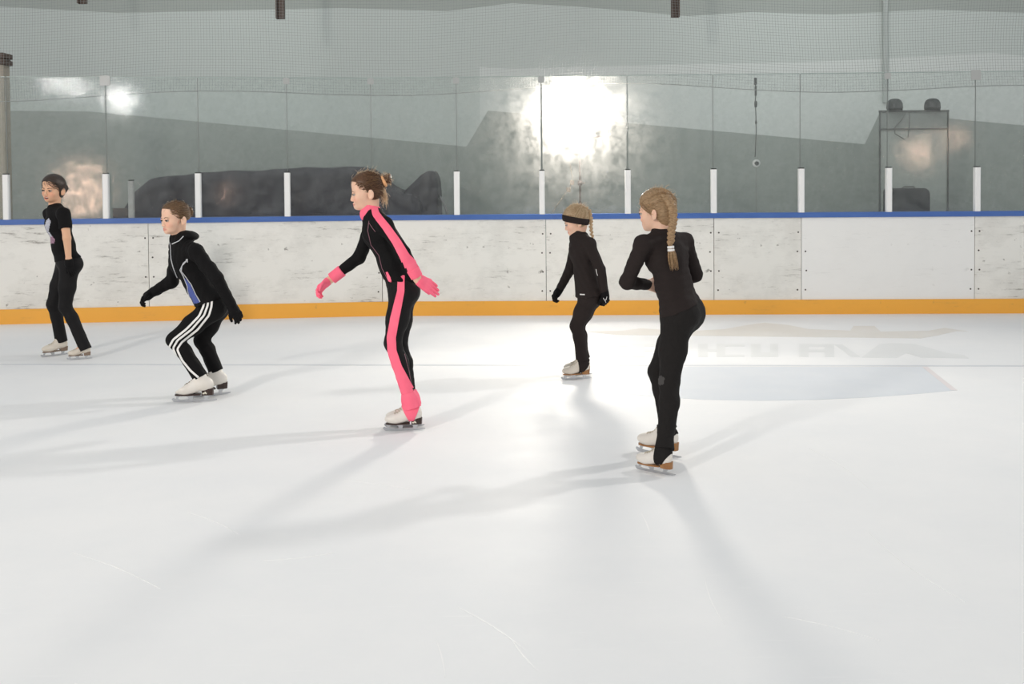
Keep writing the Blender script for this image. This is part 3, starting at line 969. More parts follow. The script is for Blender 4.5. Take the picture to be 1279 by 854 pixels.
# ================================================================== 3: girl in black and pink
def pink():
    Y0 = 6.31
    nt_, nh = G(479.5, 538), G(531, 536.5)
    ft, fh = G(481, 533.5), G(530, 532)
    base = (nt_ + nh + ft + fh) / 4
    p = thing('person', base, 'girl with a hair bun in a black suit with pink stripes, cuffs and gloves', 'person', 'skaters on the ice')
    J = pose(Y0, .97, dict(neck=(463, 263, 0), chest=(474, 290, 0), waist=(491, 331, 0), pelvis=(502, 361, 0),
                           shl=(481, 281, -.14), shr=(464, 283, .13), ell=(504.5, 316, -.20), elr=(449, 321, .18), wrl=(522, 348, -.17), wrr=(411.5, 350, .16),
                           hipl=(502, 370, -.075), hipr=(503, 370, .07), knl=(490.5, 428, -.075), knr=(498.5, 430, .06), anl=(512, 497, -.06), anr=(514, 490, .05)),
             (-.99, -.06, 0), (-.99, -.06, 0), ffl=nrm(nt_ - nh), ffr=nrm(ft - fh), w=.98, legw=.96, glute=.98, armw=.98)
    sk_l = make_skate(p, nt_, nh, lea_white, sole_dark, steel, lace_m, J['knl'], emblem=emb_white)
    sk_r = make_skate(p, ft, fh, lea_white, sole_dark, steel, lace_m, J['knr'])
    J['anl'] = sk_l[5]; J['anr'] = sk_r[5]
    head = (U(457.2, 239.0, Y0), nrm((-.985, -.15, -.12)), (-.10, 0, 1), 1.02, 'closed')
    dl = nrm(U(553, 367, Y0 - .11) - J['wrl']); dr = nrm(U(391, 368, Y0 + .12) - J['wrr'])
    hl = (J['wrl'], dl, (-.25, .75, -.45), (-.3, 0, -1), dict(L=.178, curl=.10, spread=.015, thumb_out=.12))
    hr = (J['wrr'], dr, (.35, -.45, -.75), (-.1, -1, -.3), dict(L=.165, curl=.55, spread=.1))
    body, P, R = make_body(p, J, head, (hl, hr), skin_fair, feet=[(J['anl'], sk_l[2](.06, 0, .085)), (J['anr'], sk_r[2](.06, 0, .085))])
    hs = head[3]
    head_face(p, P, R, hs, iris_dark, brow_brown, lash_dark)
    up = nrm(P(-.03, 0, -.06) - J['neck']); dn = nrm(J['pelvis'] - J['waist'])
    jk = coat_prims(J, .008, (U(496, 349, Y0), nrm(dn + np.array([-.35, 0, 0]))), {'l': .90, 'r': .62}, armi=.007)
    jacket = sculpt('jacket', jk, cl_black, p, .0040, post=wrinkle(.0024, 20, 8))
    lg = sculpt('leggings', pants_prims(J, .004, {'l': (.84, None), 'r': (.84, None)}), cl_legging, p, .0040, post=wrinkle(.001, 28, 9))
    sculpt('collar', [(cap(J['neck'] - up * .020, J['neck'] + up * .032, .066, .056, fb=True), .01)], cl_pink, jacket, .004)
    for sd, a, b in (('r', .58, .93), ('l', .62, .93)):
        E, W = J['el' + sd], J['wr' + sd]
        sculpt('cuff', [(cap(E + (W - E) * a, E + (W - E) * b, .040 if sd == 'r' else .041, .0385, fa=True, fb=True), .01)], cl_pink, jacket, .004)
    for sd, sk in (('l', sk_l), ('r', sk_r)):
        K, A = J['kn' + sd], J['an' + sd]
        c = sculpt('stirrup_cuff', [(cap(K + (A - K) * .80, A + (K - A) * .06, .044, .053, fa=True), .01), (cap(A + sk[6] * .03, A - sk[6] * .02, .054, .058, fb=True), .015)], cl_pink, lg, .004)
        stirrup('stirrup', cl_pink, lg, sk, .006, ((-.034, .05), (.010, .135)), ((-.050, .05), (-.095, .155)))
    for hnd in (hl, hr):
        g = hand_prims(*hnd[:4], **{**hnd[4], 'inf': .0022})
        d = nrm(hnd[1])
        sculpt('glove', g, cl_pink, p, .0034, planes=[(hnd[0] + d * .002, -d)])
    o = lambda pts: [(370 + x / 2.44, 200 + y / 2.44) for x, y in pts]
    sk = Skin(jacket)
    sk.ribbon(o([(233, 128), (243, 165), (275, 205), (305, 248), (332, 295), (352, 328), (362, 345)]), [3.6, 4.4, 4.6, 5.0, 6.0, 9.5, 12], .004, 10).build('sleeve_stripe', cl_pink, jacket, True)
    for pts, r, mt in (([(222, 185), (218, 215), (228, 258), (252, 290), (262, 330), (285, 375)], .0022, cl_mauve), ([(221, 190), (232, 206), (243, 220)], .0018, cl_mauve)):
        q = sk.line(o(pts), r)
        if q.v: q.build('zipper', mt, jacket)
    q = sk.ribbon(o([(276, 340), (283, 358), (290, 377)]), [1.2, 2.0, 1.4], .003, 3)
    if q.f: q.build('hem_tab', cl_pink, jacket, True)
    sk = Skin(lg)
    sk.ribbon(o([(320, 350), (319, 400), (301, 480), (290, 540), (292, 580), (308, 630), (325, 672), (338, 712)]), [4.2, 4.5, 5.4, 5.4, 5.4, 5.8, 7.5, 10.5], .004, 10).build('leg_stripe', cl_pink, lg, True)
    q = sk.line(o([(330, 590), (343, 640), (352, 690)]), .0016)
    if q.v: q.build('seam', cl_mauve, lg)
    # hair with bun and peach band
    pr, post = hair_cap(P, R, hs, .009)
    hair = mesh_hair('hair', pr, post, hair_chest, p)
    tg = (-.118, 0, .050)
    m = MB(); combed(m, P, hs, tg, 260, 10, hairline=hairline, lift=.000)
    flyaways(m, P, hs, 170, 11, ln=.028, r=.0008, reg=lambda d: (d[2] > .2 or d[0] < -.2) and abs(d[1]) < .35)
    rr = np.random.default_rng(4)
    for i in range(110):                               # loose hair below the bun
        a = np.array([-.085, rr.normal() * .025, .0 + rr.normal() * .02]); e = a + np.array([-.02 + rr.normal() * .015, rr.normal() * .015, -.06 + rr.normal() * .018])
        m.tube([P(*a), P(*((a + e) / 2 + np.array([-.018, 0, .006]))), P(*e)], .0010, 3, 2)
    m.build('locks', [hair_chest, hair_chest2, hair_backlit], hair, True)
    b = P(-.140, 0, .060); bp = [(ell(b, R, np.array((.026, .034, .030)) * hs), .01)]
    for i in range(8):
        a = i * .8; bp.append((sph(b + (P(.012 * math.cos(a * 2), .020 * math.cos(a), .020 * math.sin(a)) - P(0, 0, 0)), .014 * hs), .004))
    bun = sculpt('bun', bp, hair_chest, hair, .0035)
    m = MB()
    for i in range(60):
        d = nrm(rr.normal(size=3)); m.tube([b + d * .026, b + d * .034 + rr.normal(size=3) * .004, b + d * .046 + rr.normal(size=3) * .008], .0008, 3)
    m.build('wisps', hair_backlit, bun)
    m = MB(); ax = nrm(R[0] * -.95 + R[2] * .35)
    m.lathe(P(-.104, 0, .044) , ax, [(0, .030 * hs), (.004, .037 * hs), (.014, .038 * hs), (.022, .034 * hs), (.024, .026 * hs)], 20)
    m.build('hair_band', cl_peach, hair, True)
    return p

# ================================================================== 4: small girl with the headband
def headband():
    Y0 = 7.87
    nt_, nh = G(701.5, 474.5), G(739, 472.5)
    ft, fh = G(703.5, 469), G(739.5, 467.5)
    base = (nt_ + nh + ft + fh) / 4
    p = thing('person', base, 'small blonde girl with a wide dark headband and a thin braid, head bowed', 'person', 'skaters on the ice')
    J = pose(Y0, .90, dict(neck=(723, 293, 0), chest=(728, 313, 0), waist=(732, 343, 0), pelvis=(735.5, 367, 0),
                           shl=(736, 305, -.13), shr=(719, 305, .12), ell=(749.5, 336, -.17), elr=(712, 337, .18), wrl=(755.5, 366, -.14), wrr=(698, 363, .16),
                           hipl=(735, 374, -.055), hipr=(737, 374, .055), knl=(720, 407, -.05), knr=(722, 407, .05), anl=(725, 451, -.05), anr=(726, 446, .05)),
             (-.98, .05, 0), (-.99, .0, 0), ffl=nrm(nt_ - nh), ffr=nrm(ft - fh), w=1.08, legw=.99, glute=.95)
    sk_l = make_skate(p, nt_, nh, lea_cream, sole_tan, steel, lace_m, J['knl'])
    sk_r = make_skate(p, ft, fh, lea_cream, sole_tan, steel, lace_m, J['knr'])
    J['anl'] = sk_l[5]; J['anr'] = sk_r[5]
    head = (U(719, 275.5, Y0), nrm((-.93, .12, -.30)), (-.26, 0, 1), 1.0, 'closed')
    dl = nrm(U(757.3, 380, Y0 - .13) - J['wrl']); dr = nrm(U(692, 372, Y0 + .14) - J['wrr'])
    hl = (J['wrl'], dl, (-.6, .75, 0), (-1, -.3, -.2), dict(L=.145, curl=.85, spread=.12))
    hr = (J['wrr'], dr, (.5, -.6, -.5), (-1, -.5, 0), dict(L=.145, curl=.85))
    body, P, R = make_body(p, J, head, (hl, hr), skin_fair, feet=[(J['anl'], sk_l[2](.06, 0, .085)), (J['anr'], sk_r[2](.06, 0, .085))])
    hs = head[3]
    head_face(p, P, R, hs, iris_dark, brow_brown, lash_dark)
    up = nrm(P(-.03, 0, -.06) - J['neck']); dn = nrm(J['pelvis'] - J['waist'])
    col = [(cap(J['neck'] - up * .03, J['neck'] + up * .026, .064, .058, fb=True), .02)]
    jk = coat_prims(J, .014, (U(733, 369, Y0), nrm((.12, 0, -1))), {'l': .99, 'r': .99}, extra=col, armi=.009)
    # flared hem
    fl = [(cap(J['waist'], U(735, 371, Y0), .076 * .9 + .012, .098, J['latp'], 1.3), .03)]
    jk = jk[:8] + fl + jk[8:]
    jacket = sculpt('jacket', jk, cl_brownblk, p, .0042, post=wrinkle(.0028, 20, 12))
    lg = sculpt('leggings', pants_prims(J, .005, {'l': (.96, .044), 'r': (.96, .044)}), cl_brownblk, p, .0042, post=wrinkle(.001, 28, 13))
    for sd, sk in (('l', sk_l), ('r', sk_r)):
        A = J['an' + sd]
        sculpt('stirrup_cuff', [(cap(A + sk[6] * .09, A - sk[6] * .012, .044, .053, fb=True), .01)], cl_brownblk, lg, .004)
        stirrup('stirrup', cl_brownblk, lg, sk, .006)
    for i, hnd in enumerate((hl, hr)):
        g = hand_prims(*hnd[:4], **{**hnd[4], 'inf': .003})
        gl = sculpt('glove', g + [(cap(hnd[0] - nrm(hnd[1]) * .02, hnd[0] + nrm(hnd[1]) * .03, .031, .031), .012)], cl_black, p, .0034)
        if i == 0:
            q = Skin(gl)
            for pts in ([(753.5, 372), (756, 376), (757, 379)], [(758, 370.5), (757, 374), (754.5, 375.5)]):
                l = q.line(pts, .0022)
                if l.v: l.build('motif', cl_white, gl)
    q = Skin(jacket)
    r = q.ribbon([(724.5, 367.5), (730.5, 367.8)], .7, .002, 3)
    if r.f: r.build('label', cl_white, jacket)
    l = q.line([(744.5, 336), (745.5, 341), (746.8, 345)], .003)
    if l.v: l.build('reflector', cl_white, jacket)
    pr, post = hair_cap(P, R, hs, .011)
    hair = mesh_hair('hair', pr, post, hair_blond, p)
    tg = (-.075, 0, .088)
    m = MB(); combed(m, P, hs, tg, 260, 14, hairline=hairline, lift=.0015, r=.0017)
    flyaways(m, P, hs, 220, 15, r=.0008, ln=.025, reg=lambda d: (d[2] > .2 or d[0] < -.2) and abs(d[1]) < .22)
    m.build('locks', [hair_blond, hair_blond2, hair_backlit], hair, True)
    # headband
    def hb(g):
        g.d = g.d - .004 * hs
        n = nrm(R[2] - R[0] * .52)
        g.plane(P(0, 0, .036), n); g.plane(P(0, 0, -.020), -n)
        c = P(0, 0, 0)
    E = lambda c, r: ell(P(*c), R, np.array(r) * hs)
    sculpt('headband', [(E((-.014, 0, .028), (.103, .089, .092)), .01), (E((.024, 0, .046), (.064, .068, .06)), .02), (E((-.028, 0, -.02), (.074, .086, .06)), .02)], cl_brownblk, p, .0036, post=hb)
    braid(hair, [(733, 262, .0), (736.5, 265, .0), (738.2, 274, -.02), (738, 284, -.04), (739, 292, -.05), (741, 300, -.06)], Y0, .0165, hair_blond, 9, tail=[(741, 300, -.06), (743, 310, -.065)])
    return p

def braid(hair, pts, Y0, r, material, n, tail=None, tie=None):
    P = np.array([U(x, y, Y0 + d) for x, y, d in pts])
    seg = np.linalg.norm(np.diff(P, axis=0), axis=1); cum = np.concatenate([[0], np.cumsum(seg)])
    def at(t):
        s = t * cum[-1]; i = min(np.searchsorted(cum, s, 'right') - 1, len(P) - 2)
        return P[i] + (P[i + 1] - P[i]) * ((s - cum[i]) / seg[i])
    pr = []; side = np.array([1.0, 0.15, 0])
    m = MB()
    for i in range(n):
        for sg in (1, -1):
            t = (i + (.5 if sg < 0 else 0)) / n
            if t > .98: continue
            c = at(t); d = nrm(at(min(1, t + .04)) - at(max(0, t - .04)))
            s_ = nrm(side - d * side.dot(d)); nn = np.cross(s_, d); rr = r * (1 - .25 * t)
            a = c + s_ * sg * rr * .75 - d * rr * .75; b = c - s_ * sg * rr * .25 + d * rr * .75
            pr.append((cap(a, b, rr * .52, rr * .60, nn, 1.15), .002))
            for q in np.linspace(-.9, .9, 6):
                o_ = nn * -rr * .62 * math.cos(q * 1.2) + np.cross(nrm(b - a), nn) * rr * .55 * q
                m.tube([a + o_ * .9, (a + b) / 2 + o_ * 1.12, b + o_ * .9], .0008, 3)
    br = sculpt('braid', pr, material, hair, .003)
    m.build('locks', material, br)
    if tail:
        T = [U(x, y, Y0 + d) for x, y, d in tail]; m = MB(); rr = np.random.default_rng(3)
        ax = nrm(T[-1] - T[0]); s_ = nrm(side - ax * side.dot(ax)); nn = np.cross(s_, ax)
        for i in range(90):
            a = rr.uniform(0, 6.28); k = math.sqrt(rr.uniform(0, 1)); e = rr.uniform(.75, 1.08)
            f_ = lambda t: T[0] + (T[-1] - T[0]) * t * e + (s_ * math.cos(a) + nn * math.sin(a)) * k * r * (.55 + .75 * math.sin(min(1, t * 1.2) * 2.0) * .8)
            m.tube([f_(0), f_(.35), f_(.7), f_(1)], [.0022, .0022, .0016, .0006], 4)
        m.build('tail', material, br, True)
    if tie:
        a, b = U(*tie[0][:2], Y0 + tie[0][2]), U(*tie[1][:2], Y0 + tie[1][2])
        m = MB(); ax = b - a; L = np.linalg.norm(ax)
        for k in (0, .52):
            m.lathe(a + ax * k, ax, [(0, r * .62), (.002, r * .82), (L * .40, r * .82), (L * .46, r * .62)], 14)
        m.build('hair_tie', cl_white, br, True)

# ================================================================== 5: girl seen from behind
def braided():
    Y0 = 5.45
    nt_, nh = G(794.5, 585.5), G(843.5, 595)
    ft, fh = G(795.5, 563.5), G(851, 573)
    base = (nt_ + nh + ft + fh) / 4
    p = thing('person', base, 'girl in plain black seen from behind with a long blond braid down her back', 'person', 'skaters on the ice')
    J = pose(Y0, .97, dict(neck=(826, 292, .0), chest=(833, 318, .0), waist=(842, 356, .0), pelvis=(851, 388, .0),
                           shl=(803.5, 305, -.10), shr=(855, 302, .10), ell=(783, 352, -.02), elr=(868, 343, .14), wrl=(809, 355.5, .13), wrr=(842, 357, .22),
                           hipl=(845, 398, -.05), hipr=(853, 398, .08), knl=(836, 476, -.06), knr=(822, 464, .12), anl=(835, 552, -.14), anr=(828, 536, .20)),
             (-.72, .69, 0), (-.80, .60, 0), ffl=nrm(nt_ - nh), ffr=nrm(ft - fh), w=1.0, legw=1.0, glute=1.10, armw=.98)
    sk_l = make_skate(p, nt_, nh, lea_white, sole_tan, steel, lace_m, J['knl'], emblem=None, lean=(0, .05))
    sk_r = make_skate(p, ft, fh, lea_white, sole_tan, steel, lace_m, J['knr'])
    J['anl'] = sk_l[5]; J['anr'] = sk_r[5]
    head = (U(819.5, 263.0, Y0 + .03), nrm((-.80, .58, -.10)), (-.05, .06, 1), 1.0, 'closed')
    dl = nrm(np.array([.75, .55, -.22])); dr = nrm(np.array([-.8, .4, 0]))
    hl = (J['wrl'], dl, (.6, -.6, .2), (0, .2, 1), dict(L=.155, curl=.45))
    hr = (J['wrr'], dr, (-.5, -.8, 0), (0, 0, 1), dict(L=.155, curl=.45))
    body, P, R = make_body(p, J, head, (hl, hr), skin_fair, feet=[(J['anl'], sk_l[2](.06, 0, .085)), (J['anr'], sk_r[2](.06, 0, .085))])
    hs = head[3]
    head_face(p, P, R, hs, iris_dark, brow_brown, lash_dark)
    up = nrm(P(-.03, 0, -.06) - J['neck']); dn = nrm(J['pelvis'] - J['waist'])
    col = [(cap(J['neck'] - up * .035, J['neck'] + up * .022, .062, .055, fb=True), .02)]
    jk = coat_prims(J, .008, (U(850, 383, Y0), nrm(dn + np.array([.1, 0, 0]))), {'l': 1.0, 'r': 1.0}, extra=col, armi=.007)
    jacket = sculpt('jacket', jk, cl_brownblk, p, .0040, post=wrinkle(.0026, 21, 16))
    lg = sculpt('leggings', pants_prims(J, .005, {'l': (.92, .044), 'r': (.92, .044)}), cl_fleece, p, .0040, post=wrinkle(.001, 26, 17))
    for sd, sk in (('l', sk_l), ('r', sk_r)):
        K, A = J['kn' + sd], J['an' + sd]
        sculpt('stirrup_cuff', [(cap(K + (A - K) * .80, A - sk[6] * .010, .042, .053, fa=True, fb=True), .01)], cl_fleece, lg, .0038)
        stirrup('stirrup', cl_fleece, lg, sk, .0055)
    q = Skin(lg)
    r = q.poly([(821, 470), (826, 468), (831, 471), (830, 480), (825, 482), (821, 479)], .002, 1.0)
    if r.f: r.build('worn_patch', mat('worn_grey_knit', (.045, .042, .040), .8, bump=(60, .2)), lg)
    # hair: swept back from the face into the braid
    E = lambda c, r: ell(P(*c), R, np.array(r) * hs)
    pr, post = hair_cap(P, R, hs, .012, line=((.088, .070), (.022, .030), (-.008, -.016)), nape=-.105, low=(.070, .056, .080))
    hair = mesh_hair('hair', pr, post, hair_dirty, p)
    m = MB()
    for (tg, cnt, sd) in (((-.112, 0, .075), 130, 18), ((-.122, 0, .035), 140, 19), ((-.112, 0, -.02), 130, 20)):
        combed(m, P, hs, tg, cnt, sd, hairline=lambda u, s_: hairline(u * .85, s_), lift=.001, r=.0013)
    flyaways(m, P, hs, 150, 21, r=.0006, ln=.026)
    m.build('locks', [hair_dirty, hair_dirty2, hair_backlit], hair, True)
    braid(hair, [(831.5, 245, -.045), (837.5, 254, -.085), (840.5, 264, -.10), (841, 275, -.105), (838.5, 289, -.115), (837.5, 308, -.135)], Y0, .023, hair_dirty, 13,
          tail=[(838, 309, -.137), (842, 336, -.128)], tie=[(837.6, 307, -.136), (838.2, 314, -.137)])
    return p

PEOPLE = [woman(), striped(), pink(), headband(), braided()]
# ------------------------------------------------------------------ rink geometry
BASEPX = [(-420, 414.9), (0, 405), (478, 394.3), (1279, 391), (1750, 388.5)]
_bx = [q[0] for q in BASEPX]; _by = [q[1] for q in BASEPX]
_bg = [G(x, y) for x, y in BASEPX]
def base_at(px):
    """foot of the boards in this pixel column: straight runs between the corners"""
    i = max(0, min(len(_bx) - 2, int(np.searchsorted(_bx, px, 'right')) - 1))
    a, b = _bg[i], _bg[i + 1]; r = ray(px, 400.0); q = b - a
    # the column's plane holds the eye, the ray and the camera's up axis
    n = np.cross(r, CU); t = n.dot(EYE - a) / n.dot(q)
    return a + q * t
UPV = np.array([0, 0, 1.0])
def along(px):
    return nrm(base_at(px + 20) - base_at(px - 20))
def out_n(px):
    """normal towards the ice"""
    t = along(px); return nrm(np.cross(t, UPV))
Z_CAP, Z_KICK, Z_GLASS, Z_POST = 1.165, .166, 2.75, 1.665

# ---- materials
def ramp_nodes(nt, src, stops):
    r = nt.nodes.new('ShaderNodeValToRGB')
    while len(r.color_ramp.elements) < len(stops): r.color_ramp.elements.new(.5)
    for e, (p, c) in zip(r.color_ramp.elements, stops): e.position = p; e.color = (*c, 1) if len(c) == 3 else c
    nt.links.new(src, r.inputs[0]); return r.outputs[0]

def board_mat(name, base, dirt, amount, scale=1.0):
    m = bpy.data.materials.new(name); m.use_nodes = True; nt = m.node_tree; b = nt.nodes['Principled BSDF']
    tc = nt.nodes.new('ShaderNodeTexCoord')
    def noise(sc, mp, det=6, rough=.6):
        a = nt.nodes.new('ShaderNodeMapping'); a.inputs['Scale'].default_value = mp
        n = nt.nodes.new('ShaderNodeTexNoise'); n.inputs['Scale'].default_value = sc; n.inputs['Detail'].default_value = det; n.inputs['Roughness'].default_value = rough
        nt.links.new(tc.outputs['Object'], a.inputs[0]); nt.links.new(a.outputs[0], n.inputs['Vector']); return n.outputs['Fac']
    big = ramp_nodes(nt, noise(1.6 * scale, (1, 1, 1.6), 8, .7), [(.46, (0, 0, 0)), (.70, (1, 1, 1))])
    scr = ramp_nodes(nt, noise(7 * scale, (.5, .5, 4), 8, .75), [(.55, (0, 0, 0)), (.66, (1, 1, 1))])
    spk = ramp_nodes(nt, noise(11 * scale, (1, 1, 1), 3, .5), [(.70, (0, 0, 0)), (.76, (1, 1, 1))])
    def mul(a, f):
        x = nt.nodes.new('ShaderNodeMath'); x.operation = 'MULTIPLY'; nt.links.new(a, x.inputs[0])
        if isinstance(f, float): x.inputs[1].default_value = f
        else: nt.links.new(f, x.inputs[1])
        return x.outputs[0]
    def add(a, c):
        x = nt.nodes.new('ShaderNodeMath'); x.operation = 'ADD'; x.use_clamp = True; nt.links.new(a, x.inputs[0]); nt.links.new(c, x.inputs[1]); return x.outputs[0]
    f = add(add(mul(mul(big, scr), .9 * amount), mul(big, .16 * amount)), mul(spk, .55 * amount))
    mx = nt.nodes.new('ShaderNodeMix'); mx.data_type = 'RGBA'
    mx.inputs['A'].default_value = (*base, 1); mx.inputs['B'].default_value = (*dirt, 1)
    nt.links.new(f, mx.inputs['Factor']); nt.links.new(mx.outputs['Result'], b.inputs['Base Color'])
    b.inputs['Roughness'].default_value = .42; b.inputs['Specular IOR Level'].default_value = .35
    MATS[name] = m; return m

brd_dirty = board_mat('scuffed_white_board', (.77, .76, .715), (.22, .21, .18), 1.45)
brd_clean = board_mat('clean_white_board', (.80, .80, .78), (.42, .42, .40), .45)
kick_m = board_mat('yellow_kick_plate', (.83, .40, .055), (.52, .27, .07), .8)
cap_m = mat('blue_cap', (.045, .115, .36), .4, spec=.4, noise=(3, .25, (.065, .15, .42), (1, 1, 4)))
post_m = mat('white_post', (.80, .80, .79), .4)
edge_m = mat('dark_seal', (.035, .040, .038), .5)
seal_m = mat('glass_seam', (.17, .19, .18), .4)
bolt_m = mat('bolt_dark', (.10, .09, .08), .5, metal=.6)
clip_m = mat('clip_frosted', (.36, .37, .36), .3)

# ---- ice
def ice_mat():
    m = bpy.data.materials.new('ice'); m.use_nodes = True; nt = m.node_tree; b = nt.nodes['Principled BSDF']
    tc = nt.nodes.new('ShaderNodeTexCoord')
    def noise(sc, mp, det=5, rough=.6, rot=0):
        a = nt.nodes.new('ShaderNodeMapping'); a.inputs['Scale'].default_value = mp; a.inputs['Rotation'].default_value = (0, 0, rot)
        n = nt.nodes.new('ShaderNodeTexNoise'); n.inputs['Scale'].default_value = sc; n.inputs['Detail'].default_value = det; n.inputs['Roughness'].default_value = rough
        nt.links.new(tc.outputs['Object'], a.inputs[0]); nt.links.new(a.outputs[0], n.inputs['Vector']); return n.outputs['Fac']
    c = ramp_nodes(nt, noise(.8, (1, 1, 1), 7, .65), [(.35, (.800, .808, .812)), (.65, (.845, .845, .840))])
    # fine skate scratches
    v1 = ramp_nodes(nt, noise(3.0, (1, 26, 1), 3, .6, .5), [(.66, (0, 0, 0)), (.70, (1, 1, 1))])
    v2 = ramp_nodes(nt, noise(2.2, (1, 30, 1), 3, .6, -.7), [(.68, (0, 0, 0)), (.72, (1, 1, 1))])
    ad = nt.nodes.new('ShaderNodeMath'); ad.operation = 'ADD'; ad.use_clamp = True; nt.links.new(v1, ad.inputs[0]); nt.links.new(v2, ad.inputs[1])
    mx = nt.nodes.new('ShaderNodeMix'); mx.data_type = 'RGBA'; mx.inputs['B'].default_value = (.90, .90, .89, 1)
    ml = nt.nodes.new('ShaderNodeMath'); ml.operation = 'MULTIPLY'; ml.inputs[1].default_value = .35; nt.links.new(ad.outputs[0], ml.inputs[0])
    nt.links.new(c, mx.inputs['A']); nt.links.new(ml.outputs[0], mx.inputs['Factor'])
    nt.links.new(mx.outputs['Result'], b.inputs['Base Color'])
    rr = ramp_nodes(nt, noise(1.6, (1, 2.2, 1), 6, .7), [(.3, (.50, .50, .50)), (.7, (.66, .66, .66))])
    nt.links.new(rr, b.inputs['Roughness'])
    b.inputs['Specular IOR Level'].default_value = .09
    bp = nt.nodes.new('ShaderNodeBump'); bp.inputs['Strength'].default_value = .10; bp.inputs['Distance'].default_value = .01
    nt.links.new(noise(9, (1, 3, 1), 6, .7, .3), bp.inputs['Height']); nt.links.new(bp.outputs[0], b.inputs['Normal'])
    MATS['ice'] = m; return m
ice = ice_mat()

m = MB()
edge = [base_at(px) for px in range(-420, 1751, 35)]
left, right = edge[0], edge[-1]
pts = [np.array([-13, -9, 0]), np.array([13, -9, 0]), np.array([13, right[1], 0])] + [q + np.array([0, .04, 0]) for q in edge[::-1]] + [np.array([-13, left[1], 0])]
m.prism([p_ + np.array([0, 0, -.08]) for p_ in pts], (0, 0, .08))
floor = structure(m.build('floor', ice), 'white scratched ice of the rink', 'ice')

def paint(name, col, mixf):
    """paint seen through the ice: the ice colour tinted"""
    a = np.array((.825, .83, .83)) * (1 - mixf) + np.array(col) * mixf
    return mat(name, tuple(a), .43, spec=.30, noise=(3, .35, tuple(a * .6 + np.array((.825, .83, .83)) * .4)))
def flat(name, polys, material, z, label, cat):
    m = MB()
    for poly in polys:
        r = [np.array([*q[:2], z - .0012]) for q in poly]
        a = sum(r[i - 1][0] * r[i][1] - r[i][0] * r[i - 1][1] for i in range(len(r)))
        if a < 0: r = r[::-1]
        m.prism(r, (0, 0, .0012))
    o = m.build(name, material); structure(o, label, cat); return o
gp = lambda x, y: G(x, y)[:2]
# goal line and crease
a, b_ = G(640, 456.6), G(1279, 457.8)
yl = float(a[1])
tl = nrm(G(1279, 457.0) - G(0, 455.0))
l0 = G(-200, 454.8); l1 = G(1480, 457.2)
nv = np.array([-tl[1], tl[0], 0]) * .025
flat('trim_1', [[l0 - nv, l1 - nv, l1 + nv, l0 + nv]], paint('line_paint', (.32, .36, .44), .42), .0014, 'thin grey goal line painted across the ice', 'line')
cr = [(778, 458), (1155, 458.2), (1192, 487.5), (1150, 491.5), (1090, 496), (1020, 499.2), (950, 500.4), (880, 499.2), (810, 494.5), (758, 488.5)]
flat('trim_2', [[gp(*q) for q in cr]], paint('crease_paint', (.52, .58, .66), .56), .0013, 'pale blue goal crease painted in the ice', 'crease')
cl = [G(1155, 458.2), G(1192, 487.5)]; w_ = np.array([.022, 0, 0])
flat('trim_3', [[cl[0] - w_, cl[1] - w_, cl[1] + w_, cl[0] + w_]], paint('crease_edge', (.55, .38, .38), .35), .0020, 'faint edge line of the goal crease', 'line')
# faded advertisement under the ice: a winged ornament over a line of block letters
def P2(pts): return [gp(*q) for q in pts]
orn = [P2([(735, 414), (770, 418), (850, 419), (1010, 421), (1150, 422.5), (1170, 419), (1195, 413.5), (1210, 414), (1180, 409.5), (1160, 413), (1100, 414), (1092, 407), (1066, 407), (1062, 413), (1010, 411), (985, 406), (955, 403), (930, 406.5), (905, 411), (870, 413), (830, 412), (800, 410), (778, 413)])]
flat('trim_4', orn, paint('ad_beige', (.60, .54, .44), .50), .0013, 'faded beige winged ornament under the ice', 'rink advertisement')
let = []
def bar(x0, x1, y0, y1): let.append(P2([(x0, y0), (x1, y0), (x1, y1), (x0, y1)]))
for (x0, x1) in ((752, 766), (790, 805), (872, 884), (895, 906), (938, 950), (962, 972), (998, 1010), (1030, 1042)): bar(x0, x1, 429.5, 445.5)
for (x0, x1, y0, y1) in ((766, 784, 429.5, 432.5), (766, 784, 436, 439), (766, 784, 442.5, 445.5), (805, 818, 429.5, 432.5), (805, 818, 436, 439), (884, 895, 436, 439), (906, 930, 429.8, 432.5), (906, 930, 442.8, 445.5), (950, 962, 440, 445.5), (1010, 1030, 429.8, 433), (1010, 1030, 436.5, 439.5)): bar(x0, x1, y0, y1)
let.append(P2([(1042, 430), (1052, 430), (1075, 446), (1063, 446)]))
let.append(P2([(1076, 446.5), (1098, 430), (1112, 428.5), (1142, 429.5), (1186, 441.5), (1204, 443), (1210, 447.5), (1150, 446.5), (1132, 441), (1120, 446.8)]))
flat('trim_5', let, paint('ad_grey', (.52, .55, .54), .30), .0013, 'faded grey block letters under the ice', 'rink advertisement')

